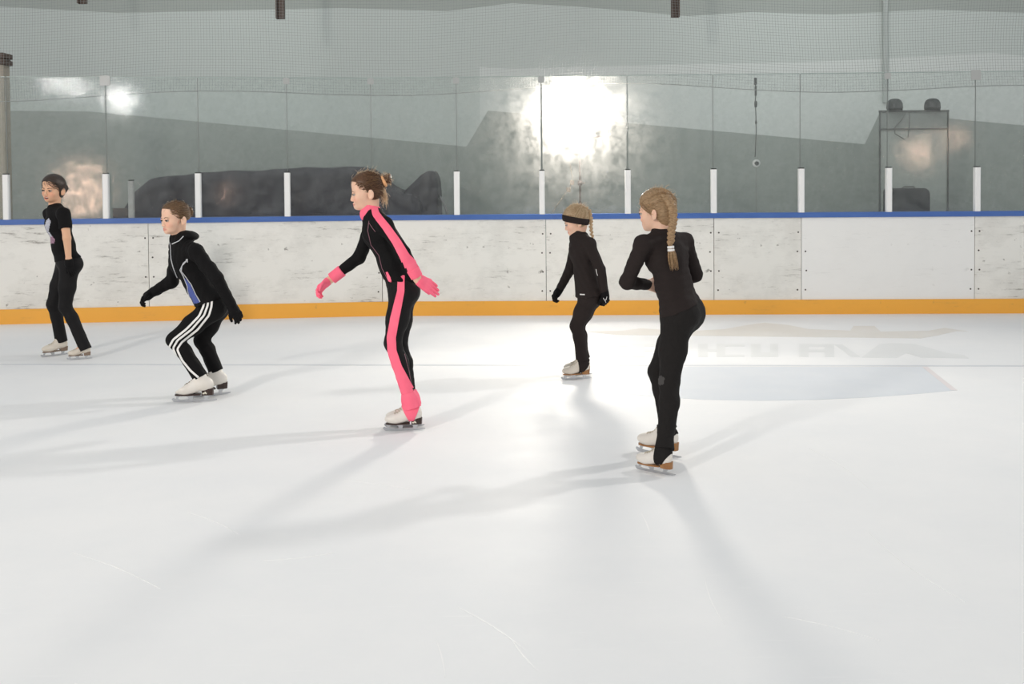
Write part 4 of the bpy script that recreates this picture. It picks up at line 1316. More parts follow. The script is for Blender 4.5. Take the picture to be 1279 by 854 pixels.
# pale cuts left by blades
rs = np.random.default_rng(12); cuts = []
for (x0, y0, x1, y1, bend) in ((572, 758, 657, 812, .03), (1085, 665, 1206, 752, -.04), (1010, 560, 1085, 610, .05), (545, 800, 556, 846, .02), (640, 800, 672, 838, -.02), (800, 640, 812, 668, .02), (235, 640, 300, 668, .04), (330, 700, 420, 690, -.05), (90, 690, 200, 735, .03), (880, 720, 905, 780, -.03), (430, 600, 520, 612, .03), (980, 770, 1100, 800, .04)):
    a, b = G(x0, y0), G(x1, y1); t = nrm(b - a); n = np.array([-t[1], t[0], 0]); L = np.linalg.norm(b - a); k = 10
    c = [a + (b - a) * i / k + n * bend * L * math.sin(math.pi * i / k) for i in range(k + 1)]
    w_ = [.0022 * math.sin(math.pi * (i + .3) / (k + .6)) + .0004 for i in range(k + 1)]
    cuts.append([c[i] + n * w_[i] for i in range(k + 1)] + [c[i] - n * w_[i] for i in range(k, -1, -1)])
flat('trim_6', cuts, mat('blade_cut', (.868, .868, .862), .5), .0012, 'fine pale blade cuts in the ice', 'ice scratches')

# ---- dasher boards
def strip(px0, px1, z0, z1, d0, d1, step=40, m=None):
    """box following the boards between two pixel columns; d = offset towards the ice"""
    m = m or MB(); n = max(1, int((px1 - px0) / step)); R_ = []
    for i in range(n + 1):
        px = px0 + (px1 - px0) * i / n; b = base_at(px); o = out_n(px)
        R_.append([b + o * d0 + UPV * z0, b + o * d1 + UPV * z0, b + o * d1 + UPV * z1, b + o * d0 + UPV * z1])
    vs = [q for r in R_ for q in r]
    fs = [(3, 2, 1, 0), tuple(n * 4 + k for k in range(4))]
    fs = [(0, 1, 2, 3), tuple(n * 4 + 3 - k for k in range(4))] + [(i * 4 + k, (i + 1) * 4 + k, (i + 1) * 4 + (k + 1) % 4, i * 4 + (k + 1) % 4) for i in range(n) for k in range(4)]
    m.add(vs, [f[::-1] for f in fs]); return m

SEAM = [-400, 187, 478, 682.5, 892, 1001, 1217, 1700]
BLAB = ['white rink board at the far left, behind the smiling woman', 'scuffed white rink board behind the crouching girl with striped leggings', 'scuffed white rink board just right of the girl in pink and black',
        'white rink board behind the headband girl and the girl with the long braid', 'narrow heavily scuffed rink board right of the braided girl', 'clean bright white rink board, wide and unscuffed', 'scuffed white rink board at the far right edge']
bolt_proto = None
for i in range(len(SEAM) - 1):
    x0, x1 = SEAM[i], SEAM[i + 1]
    mt = brd_clean if i == 5 else brd_dirty
    b = strip(x0 + .35, x1 - .35, .01, Z_CAP - .059, -.10, 0).build('dasher_board', mt)
    e = thing('dasher_board', base_at((x0 + x1) / 2), BLAB[i], 'rink board', 'white boards around the rink')
    bb = np.array(BASE[e.name], np.float32)
    b.name = 'board_facing'; b.data.transform(Matrix.Translation(tuple(-bb))); b.parent = e; BASE[b.name] = bb
    for side, px in ((1, x0 + 5), (-1, x1 - 5)):
        if -5 < px < 1290 and i not in ():
            for k, z in enumerate((.28, .50, .72, .94)):
                if (i * 7 + k * 3 + side) % 5 == 0: continue
                q = base_at(px + (k % 2)) + UPV * z + out_n(px) * .001
                if bolt_proto is None:
                    mm = MB(); mm.lathe((0, 0, 0), (0, -1, 0), [(-.004, .010), (.002, .010), (.004, .006)], 8)
                    bolt_proto = mm.build('bolt', bolt_m); o = bolt_proto
                else:
                    o = bolt_proto.copy(); C.objects.link(o)
                o.parent = e; o.location = tuple(q - bb)
cap_rail = strip(-400, 1700, Z_CAP - .058, Z_CAP, -.14, .022).build('cap_rail', cap_m); tag(cap_rail, 'blue plastic rail running along the top of the white boards', 'rail')
kick = strip(-400, 1700, .0, Z_KICK, .001, .017).build('kick_plate', kick_m); tag(kick, 'yellow kick plate along the foot of the boards, touching the ice', 'kick plate')

# ---- glass
def glass_mat():
    m = bpy.data.materials.new('scuffed_glass'); m.use_nodes = True; nt = m.node_tree
    for n in list(nt.nodes):
        if n.type != 'OUTPUT_MATERIAL': nt.nodes.remove(n)
    out = [n for n in nt.nodes if n.type == 'OUTPUT_MATERIAL'][0]
    tc = nt.nodes.new('ShaderNodeTexCoord')
    def noise(sc, det=6, rough=.7, mp=(1, 1, 1)):
        a = nt.nodes.new('ShaderNodeMapping'); a.inputs['Scale'].default_value = mp
        n = nt.nodes.new('ShaderNodeTexNoise'); n.inputs['Scale'].default_value = sc; n.inputs['Detail'].default_value = det; n.inputs['Roughness'].default_value = rough
        nt.links.new(tc.outputs['Object'], a.inputs[0]); nt.links.new(a.outputs[0], n.inputs['Vector']); return n.outputs['Fac']
    tr = nt.nodes.new('ShaderNodeBsdfTransparent'); tr.inputs[0].default_value = (.955, .972, .965, 1)
    gl = nt.nodes.new('ShaderNodeBsdfGlossy'); gl.inputs['Roughness'].default_value = .08
    bp = nt.nodes.new('ShaderNodeBump'); bp.inputs['Strength'].default_value = .07; bp.inputs['Distance'].default_value = .01
    nt.links.new(noise(6, 5, .7), bp.inputs['Height']); nt.links.new(bp.outputs[0], gl.inputs['Normal'])
    dif = nt.nodes.new('ShaderNodeBsdfDiffuse'); dif.inputs[0].default_value = (.8, .8, .78, 1)
    rf = nt.nodes.new('ShaderNodeBsdfRefraction'); rf.inputs['IOR'].default_value = 1.45; rf.inputs['Roughness'].default_value = .42
    trl = nt.nodes.new('ShaderNodeBsdfTranslucent'); trl.inputs[0].default_value = (.9, .9, .88, 1)
    scuff = ramp_nodes(nt, noise(5, 9, .78), [(.36, (.005, .005, .005)), (.74, (.095, .095, .095))])
    haze = ramp_nodes(nt, noise(16, 9, .8), [(.35, (.018, .018, .018)), (.70, (.11, .11, .11))])
    def mix(f, a, b):
        x = nt.nodes.new('ShaderNodeMixShader')
        if isinstance(f, float): x.inputs[0].default_value = f
        else: nt.links.new(f, x.inputs[0])
        nt.links.new(a, x.inputs[1]); nt.links.new(b, x.inputs[2]); return x.outputs[0]
    s = mix(haze, tr.outputs[0], rf.outputs[0])
    d2 = mix(.72, dif.outputs[0], trl.outputs[0])
    s = mix(scuff, s, d2)
    fr = nt.nodes.new('ShaderNodeFresnel'); fr.inputs[0].default_value = 1.45
    fm = nt.nodes.new('ShaderNodeMath'); fm.operation = 'MULTIPLY'; nt.links.new(fr.outputs[0], fm.inputs[0]); nt.links.new(ramp_nodes(nt, noise(9, 10, .75), [(.36, (.06, .06, .06)), (.66, (.85, .85, .85))]), fm.inputs[1])
    s = mix(fm.outputs[0], s, gl.outputs[0])
    nt.links.new(s, out.inputs[0]); MATS['scuffed_glass'] = m; return m
glass = glass_mat()
PX = [-225, -107, 11, 135, 250, 361, 466, 572, 678, 785, 892, 1001, 1110, 1220, 1332, 1445]
def glabel(i):
    names = {0: 'far left edge of the barrier', 1: 'left edge of the frame', 2: 'behind the smiling woman', 3: 'behind the crouching girl, left end of the dark tarpaulin', 4: 'before the middle of the dark tarpaulin', 5: 'before the tarpaulin, left of the pink girl',
             6: 'behind the pink girl, before the upright end of the tarpaulin', 7: 'left of the bright lamp', 8: 'in front of the bright lamp', 9: 'behind the head of the girl with the long braid', 10: 'in front of the hanging cable', 11: 'right of the hanging cable', 12: 'in front of the framed panel with two dark domes', 13: 'at the right edge of the frame', 14: 'beyond the right edge'}
    return names[i]
for i in range(len(PX) - 1):
    x0, x1 = PX[i], PX[i + 1]
    b0, b1 = base_at(x0), base_at(x1); t = nrm(b1 - b0); n = nrm(np.cross(t, UPV)); L = np.linalg.norm(b1 - b0)
    e = thing('glass_panel', (b0 + b1) / 2 - n * .06 + UPV * Z_CAP, 'clear scuffed glass pane ' + glabel(i), 'glass panel', 'glass panes on top of the boards')
    m = MB(); ctr = (b0 + b1) / 2 - n * .06 + UPV * (Z_CAP + Z_GLASS) / 2
    m.box(ctr, t * (L / 2 - .010), n * .006, UPV * (Z_GLASS - Z_CAP) / 2); m.build('pane', glass, e)
    m = MB(); m.box(b1 - n * .06 + UPV * (Z_POST + Z_GLASS) / 2, t * .0030, n * .005, UPV * (Z_GLASS - Z_POST) / 2); m.build('edge_seal', seal_m, e)
    m = MB(); m.box(ctr + UPV * ((Z_GLASS - Z_CAP) / 2 + .004), t * (L / 2 - .006), n * .0065, UPV * .004); m.build('top_edge', mat('glass_edge', (.30, .36, .34), .3) if 'glass_edge' not in MATS else MATS['glass_edge'], e)
    if x1 in (135, 361, 466, 572, 678, 1110, 1220):
        m = MB(); s = .055 if x1 in (135, 1220) else .036
        m.bevbox(b1 - n * .048 + UPV * (Z_GLASS - .035), t * s, UPV * s, n * .004, .008); m.build('clip', clip_m, e)
    # white upright
    if i < len(PX) - 2:
        pe = thing('barrier_post', b1 - n * .012 + UPV * Z_CAP, 'short white post on the blue rail, ' + ['left of the frame', 'at the left edge beside the smiling woman', 'right of the smiling woman', 'behind the crouching girl, before the tarpaulin', 'before the middle of the tarpaulin', 'hidden behind the pink girl', 'right of the upright end of the tarpaulin', 'left of the lamp stand', 'between the headband girl and the braided girl', 'right of the braided girl', 'right of the hanging cable', 'left edge of the dark case', 'at the right, beyond the framed panel', 'beyond the right edge'][i], 'post', 'white posts between the glass panes')
        m = MB(); m.bevbox(b1 - n * .012 + UPV * (Z_CAP + Z_POST) / 2, t * .032, n * .036, UPV * (Z_POST - Z_CAP) / 2, .010); m.build('upright', post_m, pe)
        m = MB(); m.bevbox(b1 - n * .012 + UPV * (Z_POST + .005), t * .028, n * .032, UPV * .008, .008); m.build('end_cap', edge_m, pe)

# ---- wall behind
YW = 18.0
w_up = mat('wall_grey_green', (.50, .545, .52), .85, noise=(.5, .3, (.535, .575, .55)))
w_band = mat('wall_pale_band', (.60, .635, .61), .85, noise=(.5, .3, (.62, .65, .63)))
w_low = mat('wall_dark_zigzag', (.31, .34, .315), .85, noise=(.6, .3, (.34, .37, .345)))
w_top = mat('wall_top_dark', (.36, .39, .365), .85)
W = lambda x, y, d=0: U(x, y, YW - d)
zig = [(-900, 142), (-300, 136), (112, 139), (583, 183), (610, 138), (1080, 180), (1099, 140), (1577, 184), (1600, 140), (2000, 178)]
band = [(-900, 70), (0, 60), (300, 66), (640, 86), (860, 80), (1000, 78), (1100, 73), (1180, 69), (1240, 66), (1279, 70), (1600, 66), (2000, 66)]
top = [(-900, 14), (0, 8), (150, 16), (430, 10), (560, 14), (640, 4), (720, 8), (860, 20), (940, 15), (1040, 18), (1160, 12), (1279, 16), (2000, 14)]
xs = sorted(set([q[0] for q in zig + band + top] + list(range(-900, 2001, 20))))
def yy(curve, x): return float(np.interp(x, [q[0] for q in curve], [q[1] for q in curve]))
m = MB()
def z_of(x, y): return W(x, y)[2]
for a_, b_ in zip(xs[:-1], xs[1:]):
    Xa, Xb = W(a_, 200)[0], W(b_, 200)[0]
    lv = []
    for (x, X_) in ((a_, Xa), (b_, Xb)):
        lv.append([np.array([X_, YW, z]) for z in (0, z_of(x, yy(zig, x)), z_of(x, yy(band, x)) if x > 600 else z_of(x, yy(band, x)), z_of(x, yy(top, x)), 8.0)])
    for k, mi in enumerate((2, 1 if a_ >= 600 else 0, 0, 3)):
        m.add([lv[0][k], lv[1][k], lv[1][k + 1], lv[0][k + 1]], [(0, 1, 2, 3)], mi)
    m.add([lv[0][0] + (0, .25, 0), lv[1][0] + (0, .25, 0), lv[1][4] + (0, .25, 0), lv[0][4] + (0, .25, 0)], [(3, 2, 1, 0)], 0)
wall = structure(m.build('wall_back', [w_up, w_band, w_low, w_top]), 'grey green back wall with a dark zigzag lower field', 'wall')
m = MB(); m.box((0, 14.9, -.06), (16, 0, 0), (0, 3.2, 0), (0, 0, .05))
structure(m.build('floor_rear', mat('rubber_floor', (.10, .10, .10), .8, noise=(30, .2, (.14, .14, .14)))), 'grey rubber floor behind the boards', 'floor')
m = MB(); q0, q1 = W(1106, 128, .04), W(1106, -60, .04)
m.bevbox((q0 + q1) / 2, (.045, 0, 0), (0, .04, 0), (q1 - q0) / 2, .02)
tag(m.build('wall_strip', mat('strip_grey', (.42, .455, .435), .8)), 'vertical grey strip on the upper wall above the dark domes', 'batten')  # raised strip slightly darker than the wall around it

# ---- brown hangers behind the net, and the post at the left edge
hang = mat('brown_steel', (.075, .048, .036), .6, noise=(20, .2, (.10, .065, .05)))
for (x, y, lab) in ((104, 5, 'leftmost of the brown steel hangers at the top edge'), (351, 24, 'brown steel hanger above the dark tarpaulin, at the top edge'), (843, 22, 'brown steel hanger right of the bright lamp, at the top edge')):
    q = U(x, y, 16.2); e = thing('ceiling_hanger', q + UPV * 2.0, lab, 'hanger', 'brown hangers on the wall above the net')
    m = MB(); m.box(q + UPV * 1.0 + np.array([0, 0, 0]), (.065, 0, 0), (0, .012, 0), (0, 0, 1.0))
    for sg in (-1, 1): m.box(q + UPV * 1.0 + np.array([sg * .058, -.045, 0]), (.008, 0, 0), (0, .05, 0), (0, 0, 1.0))
    m.build('channel', hang, e)
    m = MB(); m.box(q + np.array([0, .8, 1.9]), (.05, 0, 0), (0, 1.0, 0), (0, 0, .05)); m.build('wall_arm', hang, e)
e = thing('steel_post', (U(-6, 268, 13.2) * (1, 1, 0)), 'beige post with a dark banded head at the left edge', 'post')
q = U(-7, 70, 13.2); b0 = U(-7, 82, 13.2)
m = MB(); m.bevbox((b0 + b0 * (1, 1, 0)) / 2, (.16, 0, 0), (0, .10, 0), (0, 0, b0[2] / 2), .02); m.build('shaft', mat('post_beige', (.42, .37, .30), .7), e)
m = MB()
for k in (0, 1): m.bevbox(b0 + UPV * (.035 + k * .085), (.19, 0, 0), (0, .13, 0), (0, 0, .030), .02)
m.box(b0 + UPV * .08, (.165, 0, 0), (0, .10, 0), (0, 0, .08)); m.build('head_band', hang, e)
# white stub post and bench behind the glass on the left
q = U(164, 268, 13.4); e = thing('stub_post', q * (1, 1, 0), 'thin pale post standing behind the glass left of the tarpaulin', 'post')
t_ = U(164, 226, 13.4)
m = MB(); m.bevbox((q * (1, 1, 0) + t_) / 2, (.036, 0, 0), (0, .03, 0), (0, 0, t_[2] / 2), .01); m.build('shaft', mat('dull_white', (.50, .50, .49), .6), e)
m = MB(); m.bevbox(t_ + UPV * .008, (.03, 0, 0), (0, .026, 0), (0, 0, .01), .008); m.build('end_cap', edge_m, e)
q0, q1 = U(141, 260, 13.6), U(162, 272, 13.6)
e = thing('bench', ((q0 + q1) / 2) * (1, 1, 0), 'low dark bench back behind the glass beside the thin pale post', 'bench')
m = MB(); m.bevbox(((q0[0] + q1[0]) / 2, 13.6, q0[2] - .09), ((q1[0] - q0[0]) / 2, 0, 0), (0, .02, 0), (0, 0, .09), .01)
m.build('backrest', mat('bench_dark', (.06, .055, .055), .7), e)
m = MB(); m.bevbox(((q0[0] + q1[0]) / 2, 13.4, .45), ((q1[0] - q0[0]) / 2, 0, 0), (0, .18, 0), (0, 0, .02), .01); m.build('seat', MATS['bench_dark'], e)
for sx in (q0[0] + .03, q1[0] - .03):
    m = MB(); m.box((sx, 13.6, (q0[2] - .1) / 2), (.02, 0, 0), (0, .02, 0), (0, 0, (q0[2] - .1) / 2)); m.build('leg', MATS['bench_dark'], e)
    m = MB(); m.box((sx, 13.26, .22), (.02, 0, 0), (0, .02, 0), (0, 0, .22)); m.build('leg', MATS['bench_dark'], e)

# ---- dark tarpaulin-covered machine
def poly_solid(name, pts, Y, dep, rnd, material, parent, h=.03, amp=.012):
    Q = np.array([U(x, y, Y) for x, y in pts]); Q = Q[:, [0, 2]]
    lo = np.array([Q[:, 0].min() - .1, Y - dep - .1, -.12]); hi = np.array([Q[:, 0].max() + .1, Y + dep + .1, Q[:, 1].max() + .1])
    g = Grid(lo, hi, h); X, Z = g.X[:, 0, :] + 0 * g.Z[:, 0, :], g.Z[:, 0, :] + 0 * g.X[:, 0, :]
    n = len(Q); d = np.full(X.shape, 1e9); inside = np.zeros(X.shape, bool)
    for i in range(n):
        a, b = Q[i], Q[i - 1]; e = b - a; wx, wz = X - a[0], Z - a[1]
        t = np.clip((wx * e[0] + wz * e[1]) / (e @ e), 0, 1); d = np.minimum(d, np.hypot(wx - t * e[0], wz - t * e[1]))
        c = ((a[1] > Z) != (b[1] > Z)) & (X < (b[0] - a[0]) * (Z - a[1]) / (b[1] - a[1] + 1e-12) + a[0]); inside ^= c
    d = np.where(inside, -d, d)[:, None, :]
    dy = np.abs(g.Y - Y) - dep
    a = np.maximum(d + rnd, 0); b = np.maximum(dy + rnd, 0)
    f = np.minimum(np.maximum(d + rnd, dy + rnd), 0) + np.sqrt(a * a + b * b) - rnd
    f = f + amp * (np.sin(X * 5.1 + Z * 2)[:, None, :] * np.sin(g.Y * 4) + .6 * np.sin(X * 11 - Z * 9)[:, None, :])
    g.d = f.astype(np.float32)
    g.d = np.maximum(g.d, (-g.Z).astype(np.float32))
    v, q = g.mesh(); return link_mesh(name, v, q, material, parent, True)
tarp = mat('dark_tarpaulin', (.034, .032, .040), .55, spec=.3, noise=(6, .3, (.048, .043, .052)), bump=(8, .4))
e = thing('covered_machine', U(360, 268, 16.6) * (1, 1, 0), 'long low machine under a dark purple tarpaulin with an upright rounded end, behind the glass', 'covered machine')
poly_solid('tarpaulin', [(150, 420), (158, 300), (170, 262), (184, 240), (205, 224), (235, 218), (300, 214), (360, 211.5), (430, 208.5), (462, 209), (480, 224), (496, 236), (508, 241), (520, 240), (530, 250), (540, 420)], 16.6, .75, .16, tarp, e)
poly_solid('upright_end', [(500, 420), (503, 260), (507, 239), (518, 228), (528, 218), (537, 213), (544, 213.5), (548, 222), (550, 245), (553, 420)], 16.5, .45, .10, tarp, e, .022, .006)
m = MB(); m.tube([U(549, 245, 16.2), U(552, 249, 16.1), U(556, 258, 16.1), U(560, 270, 16.1), U(561, 290, 16.1)], .022, 8); m.build('hose', mat('hose_grey', (.20, .20, .20), .5), e, True)

# ---- lamp on its stand behind the glass
YL = 12.05
stand = mat('stand_black', (.06, .045, .04), .45)
lc = U(714, 139, YL); foot = U(725, 262, YL); foot = np.array([foot[0], YL + .05, 0]); 
e = thing('studio_light', foot, 'very bright round studio lamp on a thin stand behind the glass', 'lamp')
m = MB(); pt = np.array([foot[0], YL + .05, lc[2] - .34])
m.tube([foot + UPV * .25, foot + UPV * 1.25], .018, 10); m.tube([foot + UPV * 1.25, pt], .013, 10); m.build('pole', stand, e, True)
for k in range(3):
    a = .5 + k * 2.094; dv = np.array([math.cos(a), math.sin(a), 0])
    m = MB(); m.tube([foot + UPV * .75, foot + dv * .45 + UPV * .015], .012, 8); m.tube([foot + UPV * .35, foot + dv * .22 + UPV * .38], .008, 6); m.build('leg', stand, e, True)
for z in (1.25, 1.52):
    m = MB(); m.lathe(foot + UPV * z, UPV, [(-.03, .022), (-.025, .028), (.025, .028), (.03, .022)], 12); m.tube([foot + UPV * z, foot + UPV * z + np.array([.06, -.02, 0])], .009, 8); m.build('collar', stand, e, True)
aim = nrm(np.array([-.03, -1, -.17])); H = lc
m = MB(); m.lathe(H - aim * .02, -aim, [(-.03, .345), (0, .355), (.10, .31), (.20, .18), (.26, .11), (.40, .10), (.42, .05)], 32); m.build('reflector_housing', stand, e, True)
lamp_glow = mat('lamp_glow', (1, 1, 1), .5, emit=(1.0, .90, .80, 45.0))
m = MB(); m.lathe(H + aim * .012, aim, [(-.004, .33), (0, .33), (.03, .26), (.045, .13), (.05, .01)], 32); m.build('front_diffuser', lamp_glow, e, True)
m = MB(); yk = nrm(np.cross(aim, UPV))
m.tube([pt, pt + yk * .365 + UPV * .06, H + yk * .365 - aim * .06], .012, 6); m.tube([pt, pt - yk * .365 + UPV * .06, H - yk * .365 - aim * .06], .012, 6); m.build('yoke', stand, e)
m = MB(); cb = [U(712, 205, YL), U(715, 222, YL), U(713.5, 230, YL), U(710, 236, YL), U(700, 250, YL - .1), U(688, 268, YL - .2), U(684, 290, YL - .2)]
m.tube(cb, .0035, 6); m.build('cable', mat('cable_tan', (.16, .12, .08), .6), e, True)
for (x, y) in ((714.5, 228), (710, 237)):
    m = MB(); c = U(x, y, YL); m.bevbox(c, (.025, 0, 0), (0, .02, 0), (0, 0, .028), .008); m.build('clamp', MATS['cable_tan'], e)

# ---- hanging cable with socket ring
e = thing('hanging_cable', U(943.5, 97, 11.78), 'dark hanging cable with plugs and a round socket behind the glass', 'cable')
cab = mat('cable_dark', (.055, .058, .058), .5)
m = MB(); m.tube([U(x, y, 11.78) for x, y in ((943.5, 97), (943.8, 120), (943.2, 128), (944, 140), (944.3, 150), (944.5, 165), (943.8, 182), (943.0, 196))], .006, 6); m.build('cord', cab, e, True)
for (x, y0, y1, r) in ((943.5, 97, 106, .018), (943.9, 107, 120, .013), (943.9, 126, 134, .017), (944.3, 151, 155, .012)):
    m = MB(); a, b = U(x, y0, 11.78), U(x, y1, 11.78); m.lathe(a, b - a, [(0, r * .6), (.01, r), (np.linalg.norm(b - a) - .01, r), (np.linalg.norm(b - a), r * .6)], 10); m.build('plug', cab, e, True)
c = U(944.8, 204, 11.78)
m = MB(); m.lathe(c, (0, -1, 0), [(-.015, .045), (0, .048), (.012, .042), (.014, .02)], 24); m.build('socket', mat('socket_white', (.62, .63, .62), .5), e, True)
m = MB(); m.lathe(c + np.array([0, -.012, 0]), (0, -1, 0), [(0, .026), (.006, .026), (.010, .018)], 18); m.build('socket_plug', cab, e, True)
m = MB(); m.tube([U(944.8, 209, 11.78), U(944.6, 240, 11.78), U(944.9, 268, 11.78)], .004, 6); m.build('lower_wire', mat('wire_grey', (.25, .25, .24), .6), e)

# ---- framed panel with two dark domes, and dark case
YP = 16.8
fr = mat('thin_dark_frame', (.09, .095, .09), .6)
tl_, tr_ = U(1099, 138.5, YP), U(1184, 139, YP); zb = 0.0
e = thing('framed_panel', np.array([(tl_[0] + tr_[0]) / 2, YP, 0]), 'tall grey framed panel behind the glass at the right', 'panel')
zt = (tl_[2] + tr_[2]) / 2; zm = U(1140, 161, YP)[2]
m = MB()
for x in (tl_[0], tr_[0]): m.box((x, YP, zt / 2), (.010, 0, 0), (0, .02, 0), (0, 0, zt / 2))
m.box(((tl_[0] + tr_[0]) / 2, YP, zt), ((tr_[0] - tl_[0]) / 2 + .014, 0, 0), (0, .02, 0), (0, 0, .016))
m.box(((tl_[0] + tr_[0]) / 2, YP - .01, zm), ((tr_[0] - tl_[0]) / 2, 0, 0), (0, .012, 0), (0, 0, .010))
m.build('frame', fr, e)
m = MB(); m.box(((tl_[0] + tr_[0]) / 2, YP + .012, zt / 2), ((tr_[0] - tl_[0]) / 2 - .01, 0, 0), (0, .006, 0), (0, 0, zt / 2 - .012)); m.build('lower_sheet', mat('panel_grey', (.33, .362, .335), .7, noise=(4, .3, (.36, .39, .365))), e)
m = MB(); m.prism([np.array([x, YP - .004, z]) for x, z in ((tl_[0] + .015, zm), (tr_[0] - .20, zm + .02), (tr_[0] - .015, zm + .05), (tr_[0] - .015, zt - .02), (tl_[0] + .015, zt - .02))], (0, .012, 0)); m.build('upper_sheet', mat('panel_darker', (.24, .26, .245), .7), e)
m = MB(); m.tube([U(x, y, YP - .03) for x, y in ((1131, 141), (1126, 150), (1117, 160), (1118, 167), (1130, 174))], .008, 5); m.tube([U(x, y, YP - .03) for x, y in ((1136, 141), (1136, 155), (1134, 172))], .007, 5); m.build('loose_cord', fr, e)
dome = mat('dark_dome', (.020, .022, .022), .55, bump=(30, .2))
for x, lab in ((1117.5, 'left of the two dark domed loudspeakers on top of the framed panel'), (1164.5, 'right of the two dark domed loudspeakers on top of the framed panel')):
    c = U(x, 138, YP); c[2] = zt + .016
    d = thing('dome_speaker', c, lab, 'loudspeaker', 'dark domes on the framed panel')
    m = MB(); pr = [(0, .125), (.06, .132), (.12, .125), (.165, .100), (.190, .060), (.197, .01)]; m.lathe(c, UPV, pr, 24); m.build('shell', dome, d, True)
    m = MB(); m.lathe(c + UPV * .03, UPV, [(0, .132), (.008, .137), (.016, .133)], 24); m.build('rim', edge_m, d, True)
    for s_ in (-1, 1):
        m = MB(); m.bevbox(c + np.array([s_ * .05, 0, .085]), (.022, 0, 0), (0, .125, 0), (0, 0, .03), .01); m.build('grille', cab, d)
c0, c1 = U(1109, 235, 16.0), U(1155, 268, 16.0)
e = thing('equipment_case', np.array([(c0[0] + c1[0]) / 2, 16.0, 0]), 'dark rounded case standing behind the glass below the framed panel', 'case')
case_m = mat('case_dark', (.030, .030, .036), .55, bump=(25, .2))
zc = c0[2]; wx = (c1[0] - c0[0]) / 2; cx = (c0[0] + c1[0]) / 2
ring = [(-wx, 0)] + [(-wx + .06 - .06 * math.cos(a), zc - .06 + .06 * math.sin(a)) for a in np.linspace(0, math.pi / 2, 6)] + [(wx - .10 + .10 * math.sin(a), zc - .10 + .10 * math.cos(a)) for a in np.linspace(0, math.pi / 2, 6)] + [(wx, 0)]
m = MB(); m.prism([np.array([cx + x, 15.8, z + .06]) if z < .01 else np.array([cx + x, 15.8, z]) for x, z in ring], (0, .4, 0)); m.build('body', case_m, e)
m = MB(); m.tube([np.array([cx - .1, 15.9, zc]), np.array([cx - .08, 15.9, zc + .02]), np.array([cx + .08, 15.9, zc + .02]), np.array([cx + .1, 15.9, zc])], .012, 6); m.build('handle', fr, e)
for sx in (-1, 1):
    for sy in (15.86, 16.14):
        m = MB(); m.lathe((cx + sx * (wx - .06) - .015, sy, .032), (1, 0, 0), [(0, .026), (.004, .032), (.026, .032), (.03, .026)], 14); m.build('wheel', edge_m, e)

# ---- protective net above and behind the glass
net_m = mat('net_cord', (.24, .25, .24), .8)
def net():
    m = MB(); YN = 11.62; pitch = .0335
    def pt(i, j):
        x = -7.2 + i * pitch; z = 2.60 + j * pitch
        w_ = .022 * math.sin(x * 2.1 + z * .7) + .012 * math.sin(x * 5.3 + 1)
        sag = .05 * math.sin(x * 1.3) + .03 * math.sin(x * .55 + 1.0)
        return np.array([x + .010 * math.sin(z * 4 + x), YN + w_ + .04 * math.sin(z * 3 + x * .8), z + sag * (1 - .3 * j / 60)])
    NI, NJ = int(14.4 / pitch), int(1.70 / pitch)
    r = .0014
    for i in range(0, NI + 1): m.tube([pt(i, j) for j in range(0, NJ + 1, 3)], r, 3)
    for j in range(0, NJ + 1): m.tube([pt(i, j) for i in range(0, NI + 1, 4)], r, 3)
    e = thing('safety_net', (0, 11.62, 2.6), 'fine grey protective net hanging above the glass across the whole width', 'net')
    o = m.build('netting', net_m, e); o['kind'] = 'stuff'
    m = MB(); m.tube([pt(i, 0) + UPV * -.004 for i in range(0, NI + 1, 6)], .004, 6); m.build('edge_rope', mat('rope_grey', (.34, .35, .34), .8), e)
net()

# ---- lamps standing behind the photographer; the glass mirrors them
def mirrored(px, py, dist):
    """where something must stand for the pane at this pixel to mirror it to the camera"""
    for i in range(len(PX) - 1):
        if PX[i] <= px <= PX[i + 1]:
            b0, b1 = base_at(PX[i]), base_at(PX[i + 1]); n = nrm(np.cross(nrm(b1 - b0), UPV)); o_ = b0 - n * .054
            d = nrm(ray(px, py)); t = np.dot(o_ - EYE, n) / np.dot(d, n); h = EYE + d * t
            return h + nrm(d - 2 * n * d.dot(n)) * dist
lamp_white = mat('lamp_white', (1, 1, 1), .5, emit=(1.0, .98, .95, 130.0))
lamp_warm = mat('lamp_warm', (1, 1, 1), .5, emit=(1.0, .66, .48, 26.0))
def stand_lamp(px, py, dist, hw, hh, glow, lab):
    c = mirrored(px, py, dist); tg = np.array([c[0] * .3, 8.0, 1.2]); f = nrm(tg - c); l = nrm(np.cross(UPV, f)); u = np.cross(f, l)
    e = thing('floodlight', c * (1, 1, 0), lab, 'lamp', 'floodlights behind the photographer')
    m = MB(); m.bevbox(c - f * .06, l * (hw + .03), f * .05, u * (hh + .03), .02); m.build('housing', stand, e)
    m = MB(); m.box(c, l * hw, f * .006, u * hh); m.build('lens', glow, e)
    m = MB(); m.tube([c - f * .13, np.array([c[0] - f[0] * .13, c[1] - f[1] * .13, .02])], .02, 8); m.build('pole', stand, e, True)
    q = np.array([c[0] - f[0] * .13, c[1] - f[1] * .13, 0])
    m = MB(); m.lathe(q, UPV, [(0, .30), (.03, .30), (.05, .04)], 20); m.build('foot', stand, e)
stand_lamp(82, 105, 17.5, .50, .07, lamp_white, 'wide white floodlight on a pole far behind the camera, left')
stand_lamp(150, 124, 17.0, .26, .16, lamp_white, 'square white floodlight on a pole behind the camera, left')
stand_lamp(103, 238, 16.0, .52, .66, lamp_warm, 'warm orange glowing panel added low behind the camera at the left')  # panel added so the left pane mirrors a warm glare
stand_lamp(1146, 190, 16.0, .32, .30, lamp_warm, 'small warm softbox behind the camera at the right')
